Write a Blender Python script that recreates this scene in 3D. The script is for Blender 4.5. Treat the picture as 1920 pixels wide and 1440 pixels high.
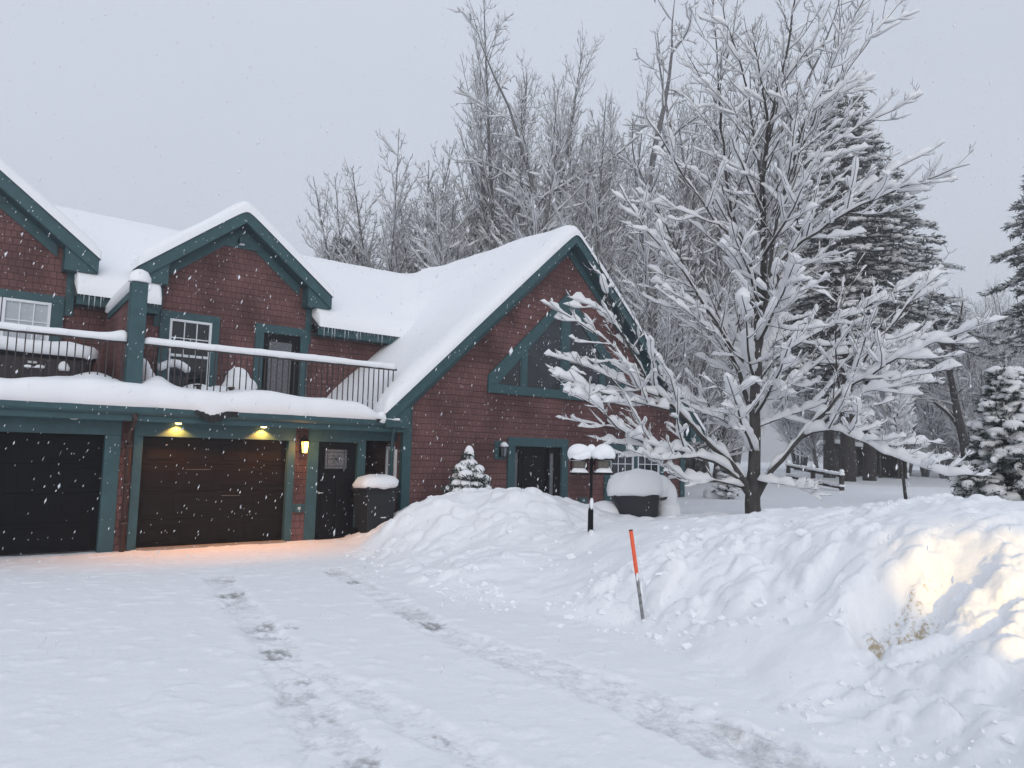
import bpy, math, random
import numpy as np
from mathutils import Vector, Matrix

# ---------------------------------------------------------------- scene, camera, light
scene = bpy.context.scene
for _o in list(bpy.data.objects): bpy.data.objects.remove(_o)
COL = scene.collection
EYE = 1.95                                   # camera height over the garage floor (z = 0)
RT = np.array([0.77458, -0.63198, 0.02494]); UP = np.array([-0.0778, -0.05607, 0.99539]); FW = np.array([0.62767, 0.77295, 0.0926])
FPX = 1400.0                                 # focal length in pixels of a 1920 px wide picture
cam_d = bpy.data.cameras.new("camera"); cam = bpy.data.objects.new("camera", cam_d); COL.objects.link(cam)
cam_d.sensor_width = 36; cam_d.lens = 36 * FPX / 1920; cam_d.clip_end = 3000; cam_d.clip_start = 0.05
cam.matrix_world = Matrix(((RT[0], UP[0], -FW[0], 0), (RT[1], UP[1], -FW[1], 0), (RT[2], UP[2], -FW[2], EYE), (0, 0, 0, 1)))
scene.camera = cam
scene.view_settings.view_transform = 'Standard'; scene.view_settings.look = 'None'
scene.view_settings.exposure = 0.0; scene.view_settings.gamma = 1.0

scene.cycles.max_bounces = 20; scene.cycles.diffuse_bounces = 14; scene.cycles.transmission_bounces = 14; scene.cycles.transparent_max_bounces = 8   # snow passes light on many times
SUN_EL, SUN_AZ = math.radians(16), math.radians(216)
world = bpy.data.worlds.new("World"); scene.world = world; world.use_nodes = True
nt = world.node_tree; nt.nodes.clear()
n_out = nt.nodes.new('ShaderNodeOutputWorld'); n_bg = nt.nodes.new('ShaderNodeBackground')
sky = nt.nodes.new('ShaderNodeTexSky'); sky.sky_type = 'NISHITA'; sky.sun_disc = False
sky.sun_elevation = SUN_EL; sky.sun_rotation = SUN_AZ; sky.dust_density = 4; sky.air_density = 1
tc = nt.nodes.new('ShaderNodeTexCoord'); sep = nt.nodes.new('ShaderNodeSeparateXYZ')
ramp = nt.nodes.new('ShaderNodeValToRGB')
ramp.color_ramp.elements[0].position = 0.0; ramp.color_ramp.elements[0].color = (6.55, 6.92, 7.75, 1)
ramp.color_ramp.elements[1].position = 0.9; ramp.color_ramp.elements[1].color = (6.35, 6.9, 8.0, 1)
e = ramp.color_ramp.elements.new(0.45); e.color = (6.0, 6.42, 7.35, 1)
cl = nt.nodes.new('ShaderNodeTexNoise'); cl.inputs['Scale'].default_value = 1.6; cl.inputs['Detail'].default_value = 3
clr = nt.nodes.new('ShaderNodeMapRange'); clr.inputs['To Min'].default_value = 0.93; clr.inputs['To Max'].default_value = 1.07
mulc = nt.nodes.new('ShaderNodeVectorMath'); mulc.operation = 'SCALE'
mixs = nt.nodes.new('ShaderNodeMix'); mixs.data_type = 'RGBA'; mixs.inputs[0].default_value = 0.93   # cloud deck over the clear sky
L = nt.links.new
L(tc.outputs['Generated'], sep.inputs[0]); L(sep.outputs['Z'], ramp.inputs[0]); L(tc.outputs['Generated'], cl.inputs['Vector'])
L(cl.outputs['Fac'], clr.inputs['Value']); L(ramp.outputs[0], mulc.inputs[0]); L(clr.outputs[0], mulc.inputs['Scale'])
L(sky.outputs[0], mixs.inputs[6]); L(mulc.outputs[0], mixs.inputs[7]); L(mixs.outputs[2], n_bg.inputs[0])
n_bg.inputs[1].default_value = 0.114; L(n_bg.outputs[0], n_out.inputs[0])
sun_d = bpy.data.lights.new("sun", 'SUN'); sun_d.energy = 1.45; sun_d.angle = math.radians(60); sun_d.color = (1, .97, .93)
sun = bpy.data.objects.new("sun", sun_d); COL.objects.link(sun); sun.location = (0, 0, 40)
_sd = Vector((math.sin(SUN_AZ) * math.cos(SUN_EL), math.cos(SUN_AZ) * math.cos(SUN_EL), math.sin(SUN_EL)))
sun.rotation_euler = (-_sd).to_track_quat('-Z', 'Y').to_euler()

# ---------------------------------------------------------------- helpers
def ray(px, py): return FW + RT * (px - 960) / FPX - UP * (py - 720) / FPX
def atY(px, py, Y):
    d = ray(px, py); w = d * Y / d[1]; return np.array([w[0], w[1], w[2] + EYE])
def atX(px, py, X):
    d = ray(px, py); w = d * X / d[0]; return np.array([w[0], w[1], w[2] + EYE])
def atD(px, py, hd):
    d = ray(px, py); w = d * hd / math.hypot(d[0], d[1]); return np.array([w[0], w[1], w[2] + EYE])
def tag(o, label=None, cat=None, group=None, kind=None):
    if label: o['label'] = label
    if cat: o['category'] = cat
    if group: o['group'] = group
    if kind: o['kind'] = kind
    return o
ORG = {}
def thing(name, loc, label, cat, group=None):
    o = bpy.data.objects.new(name, None); o.empty_display_size = .2; COL.objects.link(o); o.location = tuple(map(float, loc))
    ORG[o] = np.array(loc, float); return tag(o, label, cat, group)
def link(me, name, parent=None):
    o = bpy.data.objects.new(name, me); COL.objects.link(o)
    if parent is not None: o.parent = parent; ORG[o] = ORG[parent]
    else: ORG[o] = np.zeros(3)
    return o
def fast(name, V, Q=None, T=None, mat=None, parent=None, smooth=True, origin=None):
    V = np.asarray(V, float).reshape(-1, 3)
    org = ORG[parent] if parent is not None else (np.zeros(3) if origin is None else np.array(origin, float))
    V = V - org
    Q = np.zeros((0, 4), int) if Q is None else np.asarray(Q, int).reshape(-1, 4)
    T = np.zeros((0, 3), int) if T is None else np.asarray(T, int).reshape(-1, 3)
    me = bpy.data.meshes.new(name)
    me.vertices.add(len(V)); me.vertices.foreach_set('co', V.astype(np.float32).ravel())
    nl = len(Q) * 4 + len(T) * 3
    me.loops.add(nl); me.loops.foreach_set('vertex_index', np.concatenate([Q.ravel(), T.ravel()]).astype(np.int32))
    me.polygons.add(len(Q) + len(T))
    st = np.concatenate([np.arange(len(Q)) * 4, len(Q) * 4 + np.arange(len(T)) * 3])
    me.polygons.foreach_set('loop_start', st.astype(np.int32))
    me.update(calc_edges=True); me.validate()
    me.polygons.foreach_set('use_smooth', np.full(len(me.polygons), bool(smooth)))
    if mat: me.materials.append(mat)
    o = link(me, name, parent)
    if parent is None and origin is not None: o.location = tuple(org); ORG[o] = org
    return o
class MB:
    """collects faces, builds ONE mesh object"""
    def __init__(s): s.v = []; s.f = []
    def add(s, v, f):
        b = len(s.v); s.v += [tuple(map(float, p)) for p in v]; s.f += [tuple(b + i for i in q) for q in f]; return s
    def box(s, x0, x1, y0, y1, z0, z1):
        return s.add([(x0,y0,z0),(x1,y0,z0),(x1,y1,z0),(x0,y1,z0),(x0,y0,z1),(x1,y0,z1),(x1,y1,z1),(x0,y1,z1)],
                     [(0,3,2,1),(4,5,6,7),(0,1,5,4),(1,2,6,5),(2,3,7,6),(3,0,4,7)])
    def prism(s, poly, axis, a, b):
        """poly of 2-D points; axis 'y': points are (x,z); 'x': (y,z); 'z': (x,y)"""
        n = len(poly)
        def P(p, t): return {'y': (p[0], t, p[1]), 'x': (t, p[0], p[1]), 'z': (p[0], p[1], t)}[axis]
        v = [P(p, a) for p in poly] + [P(p, b) for p in poly]
        f = [tuple(range(n)), tuple(range(2 * n - 1, n - 1, -1))] + [(i, n + i, n + (i + 1) % n, (i + 1) % n) for i in range(n)]
        return s.add(v, f)
    def tube(s, pts, rad, n=8):
        pts = np.asarray(pts, float); rad = np.broadcast_to(np.asarray(rad, float), (len(pts),))
        t = np.gradient(pts, axis=0); t /= np.linalg.norm(t, axis=1)[:, None] + 1e-9
        v = []
        for p, d, r in zip(pts, t, rad):
            a = np.cross(d, (0, 0, 1.) if abs(d[2]) < .9 else (1., 0, 0)); a /= np.linalg.norm(a); b = np.cross(d, a)
            v += [p + r * (a * math.cos(2 * math.pi * k / n) + b * math.sin(2 * math.pi * k / n)) for k in range(n)]
        f = [(i * n + k, i * n + (k + 1) % n, (i + 1) * n + (k + 1) % n, (i + 1) * n + k) for i in range(len(pts) - 1) for k in range(n)]
        f += [tuple(range(n - 1, -1, -1)), tuple((len(pts) - 1) * n + k for k in range(n))]
        return s.add(v, f)
    def loft(s, rings):
        n = len(rings[0]); v = [p for r in rings for p in r]
        f = [(i * n + k, i * n + (k + 1) % n, (i + 1) * n + (k + 1) % n, (i + 1) * n + k) for i in range(len(rings) - 1) for k in range(n)]
        f += [tuple(range(n - 1, -1, -1)), tuple((len(rings) - 1) * n + k for k in range(n))]
        return s.add(v, f)
    def build(s, name, mat, parent=None, bevel=0, smooth=False, label=None, origin=None):
        org = ORG[parent] if parent is not None else (np.zeros(3) if origin is None else np.array(origin, float))
        me = bpy.data.meshes.new(name)
        me.from_pydata([tuple(np.array(p) - org) for p in s.v], [], s.f); me.update()
        import bmesh
        bm = bmesh.new(); bm.from_mesh(me); bmesh.ops.recalc_face_normals(bm, faces=bm.faces)
        if bevel: bmesh.ops.bevel(bm, geom=bm.edges[:], offset=bevel, segments=1, affect='EDGES', clamp_overlap=True)
        bm.to_mesh(me); bm.free()
        if smooth: me.polygons.foreach_set('use_smooth', [True] * len(me.polygons))
        me.materials.append(mat)
        o = link(me, name, parent)
        if parent is None and origin is not None: o.location = tuple(org); ORG[o] = org
        if label: o['label'] = label
        return o
# numpy noise
def _h(i, j, s=0):
    n = (i.astype(np.int64) * 374761393 + j.astype(np.int64) * 668265263 + s * 974711) & 0x7fffffff
    n = ((n ^ (n >> 13)) * 1274126177) & 0x7fffffff
    return ((n ^ (n >> 16)) & 0xffffff) / float(0xffffff)
def vnoise(x, y, s=0):
    xi, yi = np.floor(x), np.floor(y); fx, fy = x - xi, y - yi
    ux, uy = fx * fx * fx * (fx * (fx * 6 - 15) + 10), fy * fy * fy * (fy * (fy * 6 - 15) + 10)
    a, b, c, d = _h(xi, yi, s), _h(xi + 1, yi, s), _h(xi, yi + 1, s), _h(xi + 1, yi + 1, s)
    return (a * (1 - ux) + b * ux) * (1 - uy) + (c * (1 - ux) + d * ux) * uy - .5
def fbm(x, y, o=4, s=0):
    r = 0; a = 1.
    for k in range(o):
        cx, sx = math.cos(k * .7), math.sin(k * .7)
        r = r + a * vnoise((x * cx - y * sx) * 2 ** k + k * 17.3, (x * sx + y * cx) * 2 ** k - k * 9.1, s + k); a *= .5
    return r
def worley(x, y, s=0):
    xi, yi = np.floor(x), np.floor(y); best = np.full(np.shape(x), 9.); idv = np.zeros(np.shape(x))
    for dx in (-1, 0, 1):
        for dy in (-1, 0, 1):
            cx, cy = xi + dx, yi + dy
            d = np.hypot(cx + .15 + .7 * _h(cx, cy, s) - x, cy + .15 + .7 * _h(cx, cy, s + 7) - y)
            m = d < best; best = np.where(m, d, best); idv = np.where(m, _h(cx, cy, s + 3), idv)
    return best, idv
def sstep(a, b, x):
    t = np.clip((x - a) / (b - a), 0, 1); return t * t * (3 - 2 * t)
def smax(a, b, k): 
    h = np.clip(.5 + .5 * (a - b) / k, 0, 1); return b * (1 - h) + a * h + k * h * (1 - h)

# ---------------------------------------------------------------- materials
def mat(name, col, rough=.6, noise=0, nscale=8, bump=0, bscale=40, metal=0, spec=.5, emit=None, estr=0, dist=.01, stretch=None):
    m = bpy.data.materials.new(name); m.use_nodes = True; t = m.node_tree; p = t.nodes['Principled BSDF']
    p.inputs['Base Color'].default_value = (*col, 1); p.inputs['Roughness'].default_value = rough; p.inputs['Metallic'].default_value = metal
    p.inputs['Specular IOR Level'].default_value = spec
    c = t.nodes.new('ShaderNodeTexCoord'); src = c.outputs['Object']
    if stretch:
        mp = t.nodes.new('ShaderNodeMapping'); mp.inputs['Scale'].default_value = stretch; t.links.new(src, mp.inputs[0]); src = mp.outputs[0]
    if noise:
        n = t.nodes.new('ShaderNodeTexNoise'); n.inputs['Scale'].default_value = nscale; n.inputs['Detail'].default_value = 5
        r = t.nodes.new('ShaderNodeMapRange'); r.inputs['From Min'].default_value = .3; r.inputs['From Max'].default_value = .7
        r.inputs['To Min'].default_value = 1 - noise; r.inputs['To Max'].default_value = 1 + noise
        v = t.nodes.new('ShaderNodeVectorMath'); v.operation = 'SCALE'; v.inputs[0].default_value = col
        t.links.new(src, n.inputs['Vector']); t.links.new(n.outputs[0], r.inputs[0]); t.links.new(r.outputs[0], v.inputs['Scale']); t.links.new(v.outputs[0], p.inputs['Base Color'])
    if bump:
        n = t.nodes.new('ShaderNodeTexNoise'); n.inputs['Scale'].default_value = bscale; n.inputs['Detail'].default_value = 6
        b = t.nodes.new('ShaderNodeBump'); b.inputs['Strength'].default_value = bump; b.inputs['Distance'].default_value = dist
        t.links.new(src, n.inputs['Vector']); t.links.new(n.outputs[0], b.inputs['Height']); t.links.new(b.outputs[0], p.inputs['Normal'])
    if emit: p.inputs['Emission Color'].default_value = (*emit, 1); p.inputs['Emission Strength'].default_value = estr
    return m
SNOWC = (.86, .875, .90)
def snow_mat(name, bs, bump, sss=True):
    m = mat(name, SNOWC, .75, bump=bump, bscale=bs, spec=.25, dist=.02); p = m.node_tree.nodes['Principled BSDF']
    return m
M = {}
M['snow'] = snow_mat('snow', 9, .25)
def soft_snow(name, col, fac):
    """thin snow lets light through: part diffuse, part translucent"""
    m = snow_mat(name, 25, .25); t = m.node_tree; p = t.nodes['Principled BSDF']; p.inputs['Base Color'].default_value = (*col, 1); p.inputs['Specular IOR Level'].default_value = .1
    tr = t.nodes.new('ShaderNodeBsdfTranslucent'); tr.inputs[0].default_value = (*col, 1); mx = t.nodes.new('ShaderNodeMixShader'); mx.inputs[0].default_value = fac
    t.links.new(p.outputs[0], mx.inputs[1]); t.links.new(tr.outputs[0], mx.inputs[2]); t.links.new(mx.outputs[0], t.nodes['Material Output'].inputs[0]); return m
M['tree_snow'] = soft_snow('tree_snow', (.95, .955, .965), .35); M['forest_snow'] = soft_snow('forest_snow', (.95, .955, .965), .4)
M['flake'] = mat('snow_flake', (.8, .82, .85), .8)
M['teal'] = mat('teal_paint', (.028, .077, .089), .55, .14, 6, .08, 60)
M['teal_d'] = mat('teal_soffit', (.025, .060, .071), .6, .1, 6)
M['white'] = mat('white_vinyl', (.72, .75, .78), .4, .03)
M['glass'] = mat('window_glass', (.012, .016, .021), .03, spec=.6, noise=.5, nscale=1.7, bump=.05, bscale=1.5)
M['leaded'] = mat('leaded_glass', (.12, .125, .135), .15, .45, 28, .5, 30)
M['frost'] = mat('frosted_glass', (.16, .17, .185), .2, .12, 12)
M['blind'] = mat('window_blind', (.42, .45, .48), .5, .05)
M['gdoor'] = mat('garage_door_brown', (.0085, .0062, .006), .6, .35, 3, .15, 30, spec=.14, stretch=(1, 1, 9))
M['gdoor2'] = mat('garage_door_shaded', (.0035, .0034, .0048), .6, .25, 3, .15, 30, spec=.10, stretch=(1, 1, 9))  # darker copy of the brown door: missing lamplight is put into its colour
M['black'] = mat('black_paint', (.005, .0055, .008), .5, .15, 5, spec=.18)
M['iron'] = mat('brown_iron', (.035, .026, .026), .55, .15, 12)
M['pipe'] = mat('brown_downspout', (.05, .028, .027), .5, .15, 8)
M['concrete'] = mat('concrete', (.27, .24, .215), .9, .2, 5, .3, 40)
M['rubber'] = mat('roof_membrane', (.012, .012, .014), .8, .2)
M['roofing'] = mat('asphalt_shingles', (.06, .062, .065), .9, .2, 10, .3, 40)
M['bin'] = mat('grey_bin_plastic', (.020, .024, .028), .5, .12, 5, .05, 80, spec=.25)
M['cover'] = mat('black_vinyl_cover', (.010, .012, .018), .45, .2, 4, .5, 7)
M['tub'] = mat('tub_panel', (.030, .021, .022), .55, .2, 4, .2, 20, stretch=(8, 1, 1))
M['orange'] = mat('orange_reflective', (.80, .105, .035), .4, .06, 20)
M['silver'] = mat('worn_stake', (.22, .22, .23), .55, .6, 18)
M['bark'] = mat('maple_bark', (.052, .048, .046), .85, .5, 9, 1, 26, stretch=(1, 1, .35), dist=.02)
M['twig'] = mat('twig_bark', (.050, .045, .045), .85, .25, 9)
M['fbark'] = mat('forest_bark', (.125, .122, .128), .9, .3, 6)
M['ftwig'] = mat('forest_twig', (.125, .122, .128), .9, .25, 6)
M['pinebark'] = mat('pine_bark', (.040, .035, .034), .9, .4, 5, .6, 12)
M['needle'] = mat('pine_needles', (.022, .034, .030), .7, .35, 3)
M['spruce'] = mat('spruce_needles', (.030, .048, .044), .7, .35, 6)
M['oldwood'] = mat('weathered_wood', (.055, .047, .042), .85, .3, 8)
M['seed'] = mat('feeder_wire', (.10, .09, .075), .6, .4, 40)
M['ice'] = mat('ice', (.50, .56, .60), .12, spec=.6)
M['cable'] = mat('snowy_cable', (.30, .31, .33), .8)
M['dark'] = mat('shed_dark', (.02, .02, .022), .8, .2)
M['lens'] = mat('lit_lamp_lens', (.9, .8, .5), .3, emit=(1, .66, .20), estr=14)
M['lensoff'] = mat('unlit_lamp_lens', (.5, .55, .55), .2)
M['lglass'] = mat('lit_lantern_glass', (.9, .8, .5), .3, emit=(1, .60, .12), estr=3.6)
M['num'] = mat('brushed_numeral', (.55, .56, .55), .4, metal=.3)

def shingle():
    m = bpy.data.materials.new('red_cedar_shingles'); m.use_nodes = True; t = m.node_tree; p = t.nodes['Principled BSDF']; N = t.nodes.new; K = t.links.new
    g = N('ShaderNodeNewGeometry'); s = N('ShaderNodeSeparateXYZ'); K(g.outputs['Position'], s.inputs[0])
    a = N('ShaderNodeMath'); a.operation = 'ADD'; K(s.outputs[0], a.inputs[0]); K(s.outputs[1], a.inputs[1])
    nz = N('ShaderNodeTexNoise'); nz.inputs['Scale'].default_value = 3.2; nz.inputs['Detail'].default_value = 4; K(g.outputs['Position'], nz.inputs['Vector'])
    w = N('ShaderNodeMath'); w.operation = 'MULTIPLY_ADD'; w.inputs[1].default_value = .03; K(nz.outputs[0], w.inputs[0]); K(s.outputs[2], w.inputs[2])
    c = N('ShaderNodeCombineXYZ'); K(a.outputs[0], c.inputs[0]); K(w.outputs[0], c.inputs[1])
    b = N('ShaderNodeTexBrick'); b.inputs['Scale'].default_value = 1; b.inputs['Brick Width'].default_value = .135; b.inputs['Row Height'].default_value = .145
    b.inputs['Mortar Size'].default_value = .0055; b.inputs['Mortar Smooth'].default_value = .2; b.offset = .37; b.offset_frequency = 2; b.squash = .8; b.squash_frequency = 3
    b.inputs['Color1'].default_value = (.125, .060, .059, 1); b.inputs['Color2'].default_value = (.152, .075, .073, 1); b.inputs['Mortar'].default_value = (.062, .031, .030, 1)
    b.inputs['Bias'].default_value = -.1
    K(c.outputs[0], b.inputs['Vector'])
    n2 = N('ShaderNodeTexNoise'); n2.inputs['Scale'].default_value = 1.1; n2.inputs['Detail'].default_value = 6; K(g.outputs['Position'], n2.inputs['Vector'])
    r = N('ShaderNodeMapRange'); r.inputs['From Min'].default_value = .3; r.inputs['From Max'].default_value = .7; r.inputs['To Min'].default_value = .60; r.inputs['To Max'].default_value = 1.36; K(n2.outputs[0], r.inputs[0])
    v = N('ShaderNodeVectorMath'); v.operation = 'SCALE'; K(b.outputs['Color'], v.inputs[0]); K(r.outputs[0], v.inputs['Scale']); K(v.outputs[0], p.inputs['Base Color'])
    # each course overlaps the one below: a saw-tooth in height
    dv = N('ShaderNodeMath'); dv.operation = 'DIVIDE'; dv.inputs[1].default_value = .145; K(w.outputs[0], dv.inputs[0])
    fr = N('ShaderNodeMath'); fr.operation = 'FRACT'; K(dv.outputs[0], fr.inputs[0])
    iv = N('ShaderNodeMath'); iv.operation = 'SUBTRACT'; iv.inputs[0].default_value = 1; K(fr.outputs[0], iv.inputs[1])
    mu = N('ShaderNodeMath'); mu.operation = 'MULTIPLY_ADD'; K(b.outputs['Fac'], mu.inputs[0]); mu.inputs[1].default_value = -.5; K(iv.outputs[0], mu.inputs[2])
    n3 = N('ShaderNodeTexNoise'); n3.inputs['Scale'].default_value = 30; K(c.outputs[0], n3.inputs['Vector'])
    ad = N('ShaderNodeMath'); ad.operation = 'MULTIPLY_ADD'; K(n3.outputs[0], ad.inputs[0]); ad.inputs[1].default_value = .25; K(mu.outputs[0], ad.inputs[2])
    bp = N('ShaderNodeBump'); bp.inputs['Strength'].default_value = 1; bp.inputs['Distance'].default_value = .03; K(ad.outputs[0], bp.inputs['Height']); K(bp.outputs[0], p.inputs['Normal'])
    p.inputs['Roughness'].default_value = .85; p.inputs['Specular IOR Level'].default_value = .3
    return m
M['shingle'] = shingle()
# ---------------------------------------------------------------- the snow-covered ground: one height field
def drive_z(Y): return EYE - 1.66 - .019 * np.clip(Y, -10, 16)
CP = []
def cp(px, py, hd): CP.append(atD(px, py, hd))
def cw(x, y, rel): CP.append(np.array([x, y, rel + EYE]))
FOOT = [(7.9, 15.6), (7.35, 13.6), (6.6, 12.0), (5.9, 10.4), (5.6, 9.0), (5.55, 7.6), (5.9, 6.4), (6.15, 5.5), (5.85, 4.5), (5.4, 3.55), (5.0, 2.8), (4.6, 1.9), (4.3, .8), (4.1, -1), (4.0, -8)]
for x, y in FOOT: cw(x, y, float(drive_z(y)) - EYE + .01)
for y in (-8, -4, -1, 1.5, 3, 4.5, 6, 7.5, 9, 10.5, 12, 13.5, 15):
    for x in (-9, -5, -2, .5, 2.2, 3.6, 4.7, 6.0, 7.0):
        fx = np.interp(-y, [-p[1] for p in FOOT], [p[0] for p in FOOT])
        if x < fx - .45: cw(x, y, float(drive_z(y)) - EYE)
for p in [(975,918,14.0),(945,928,14.15),(905,936,14.3),(865,934,14.5),(830,934,14.5),(795,943,14.5),(760,958,14.5),(730,976,14.6),(700,1000,14.7),
          (1010,930,13.9),(1035,950,13.7),(1060,972,13.5),(1085,990,13.2),(975,985,12.6),(975,1050,10.9),(900,1010,12.7),(900,1075,10.4),(820,1010,13.2),(820,1060,11.6),(760,1030,13.2),
          (1060,1040,11.2),(1060,1095,9.6),(1107,1000,11.5),(1107,1060,10.0),(1150,978,14.0),(1190,972,15),(1240,968,15.6),(1290,958,16.6),(1330,962,15.2),(1412,970,15.2),
          (1180,1040,9.6),(1180,1095,8.75),(1250,1008,9.8),(1250,1060,8.85),(1250,1120,8.25),(1340,990,10),(1350,1030,8.8),(1350,1100,8.0),(1350,1170,7.3),
          (1450,962,12.5),(1450,1020,8.5),(1450,1090,7.85),(1450,1180,7.0),(1450,1250,6.4),(1560,956,11.5),(1560,1028,7.8),(1560,1110,7.25),(1560,1200,6.6),(1560,1290,6.0),
          (1700,953,11),(1700,1032,7.35),(1700,1120,6.85),(1700,1220,6.25),(1700,1330,5.6),(1820,951,10.8),(1820,1032,7.15),(1820,1120,6.65),(1820,1240,5.95),(1820,1360,5.25),
          (1915,951,10.6),(1915,1040,6.95),(1915,1140,6.4),(1915,1260,5.75),(1915,1380,5.1),(2080,960,10),(2080,1060,7.0),(2080,1300,5.2),(2080,1420,4.6)]: cp(*p)
for x, y, r in [(6.2,1,-.95),(8,-1,-.8),(6,-4,-.9),(10,-6,-.8),(12.6,14.5,-1.6),(13.8,14.6,-1.58),(15.3,14.3,-1.45),(10.4,14.4,-1.25),(9.2,14.5,-1.2),(17.5,14.2,-1.2),(20,14.5,-1.1),(20,20,-1.05),(24,30,-1),
                (9,20,-1.6),(2,20,-1.7),(-6,20,-1.7),(16,24,-1.3),(17,9,-1.08),(18,6,-1.0),(22,9.5,-1.02),(27,8.7,-1.02),(22,3,-.95),(30,0,-.9),(38,20,-1.05),(45,12,-1.1),(50,30,-1.0),(60,10,-1.0),(70,40,-.9),(30,45,-.9),(0,50,-1.2),(-30,40,-1.4),(-30,0,-1.5),(0,-30,-1.4),(30,-30,-.9),(100,20,-.8),(90,80,-.5),(20,90,-.8)]: cw(x, y, r)
CP = np.array(CP)
def _tps(r2): return .5 * r2 * np.log(r2 + 1e-9)
_n = len(CP); _S = 10.0
_xy = CP[:, :2] / _S
_K = _tps(((_xy[:, None] - _xy[None]) ** 2).sum(-1)) + np.eye(_n) * 2e-4
_P = np.c_[np.ones(_n), _xy]
_W = np.linalg.solve(np.block([[_K, _P], [_P.T, np.zeros((3, 3))]]), np.r_[CP[:, 2], 0, 0, 0])
def base_h(x, y):
    x = np.asarray(x, float); y = np.asarray(y, float); sh = x.shape; q = np.c_[x.ravel(), y.ravel()] / _S
    o = _W[_n] + q @ _W[_n + 1:]
    for i in range(_n): o += _W[i] * _tps(((q - _xy[i]) ** 2).sum(1))
    far = sstep(60, 110, np.hypot(x, y).ravel())
    return (o * (1 - far) + far * (EYE - .8)).reshape(sh)
def seg_d(x, y, pl):
    """distance to a polyline, arc position, signed side"""
    best = np.full(x.shape, 1e9); arc = np.zeros(x.shape); sd = np.zeros(x.shape); a0 = 0
    for (ax, ay), (bx, by) in zip(pl[:-1], pl[1:]):
        dx, dy = bx - ax, by - ay; L_ = math.hypot(dx, dy)
        t = np.clip(((x - ax) * dx + (y - ay) * dy) / L_ ** 2, 0, 1)
        ex, ey = x - ax - t * dx, y - ay - t * dy; d = np.hypot(ex, ey); m = d < best
        best = np.where(m, d, best); arc = np.where(m, a0 + t * L_, arc); sd = np.where(m, np.sign(dx * (y - ay) - dy * (x - ax)), sd); a0 += L_
    return best, arc, sd
def gp(px, py):                                # a pixel on the driveway's plane
    d = ray(px, py); t = (EYE - 1.66 - EYE) / (d[2] + .019 * d[1]); return (d[0] * t, d[1] * t)
TRACKS = [[gp(405,1075), gp(430,1110), gp(475,1165), gp(522,1225), gp(560,1295), gp(600,1370), gp(650,1440), gp(760,1600)],
          [gp(530,1225), gp(600,1255), gp(690,1305), gp(780,1360), gp(880,1410), gp(1000,1480)],
          [gp(610,1060), gp(665,1090), gp(740,1130), gp(812,1172), gp(920,1222), gp(1050,1270), gp(1200,1330), gp(1330,1385), gp(1470,1445)],
          [gp(860,1190), gp(1000,1232), gp(1150,1280), gp(1300,1335), gp(1450,1395), gp(1560,1450)]]
PATCH = [(430,1113,.26,.14,1), (500,1172,.30,.10,.9), (523,1222,.22,.13,.95), (548,1178,.10,.06,.7), (810,1170,.30,.11,1), (665,1091,.20,.08,.9), (752,1143,.18,.05,.6), (738,1120,.16,.07,.5),
         (825,1384,.10,.05,.8), (680,1425,.16,.10,.9), (700,1405,.07,.05,.7), (1048,1266,.10,.06,.5), (565,1278,.10,.06,.8), (575,1300,.10,.07,.6), (610,1345,.16,.10,.6), (500,1190,.12,.05,.5), (700,1100,.08,.04,.4), (1110,1352,.08,.03,.5)]
def footx(y): return np.interp(-y, [-p[1] for p in FOOT], [p[0] for p in FOOT])
CLEFT = [tuple(atD(*p)[:2]) for p in [(1610,1100,7.15),(1640,1165,6.55),(1690,1180,6.45),(1730,1155,6.6),(1765,1130,6.75),(1840,1090,7.0),(1900,1060,7.2)]]
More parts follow.
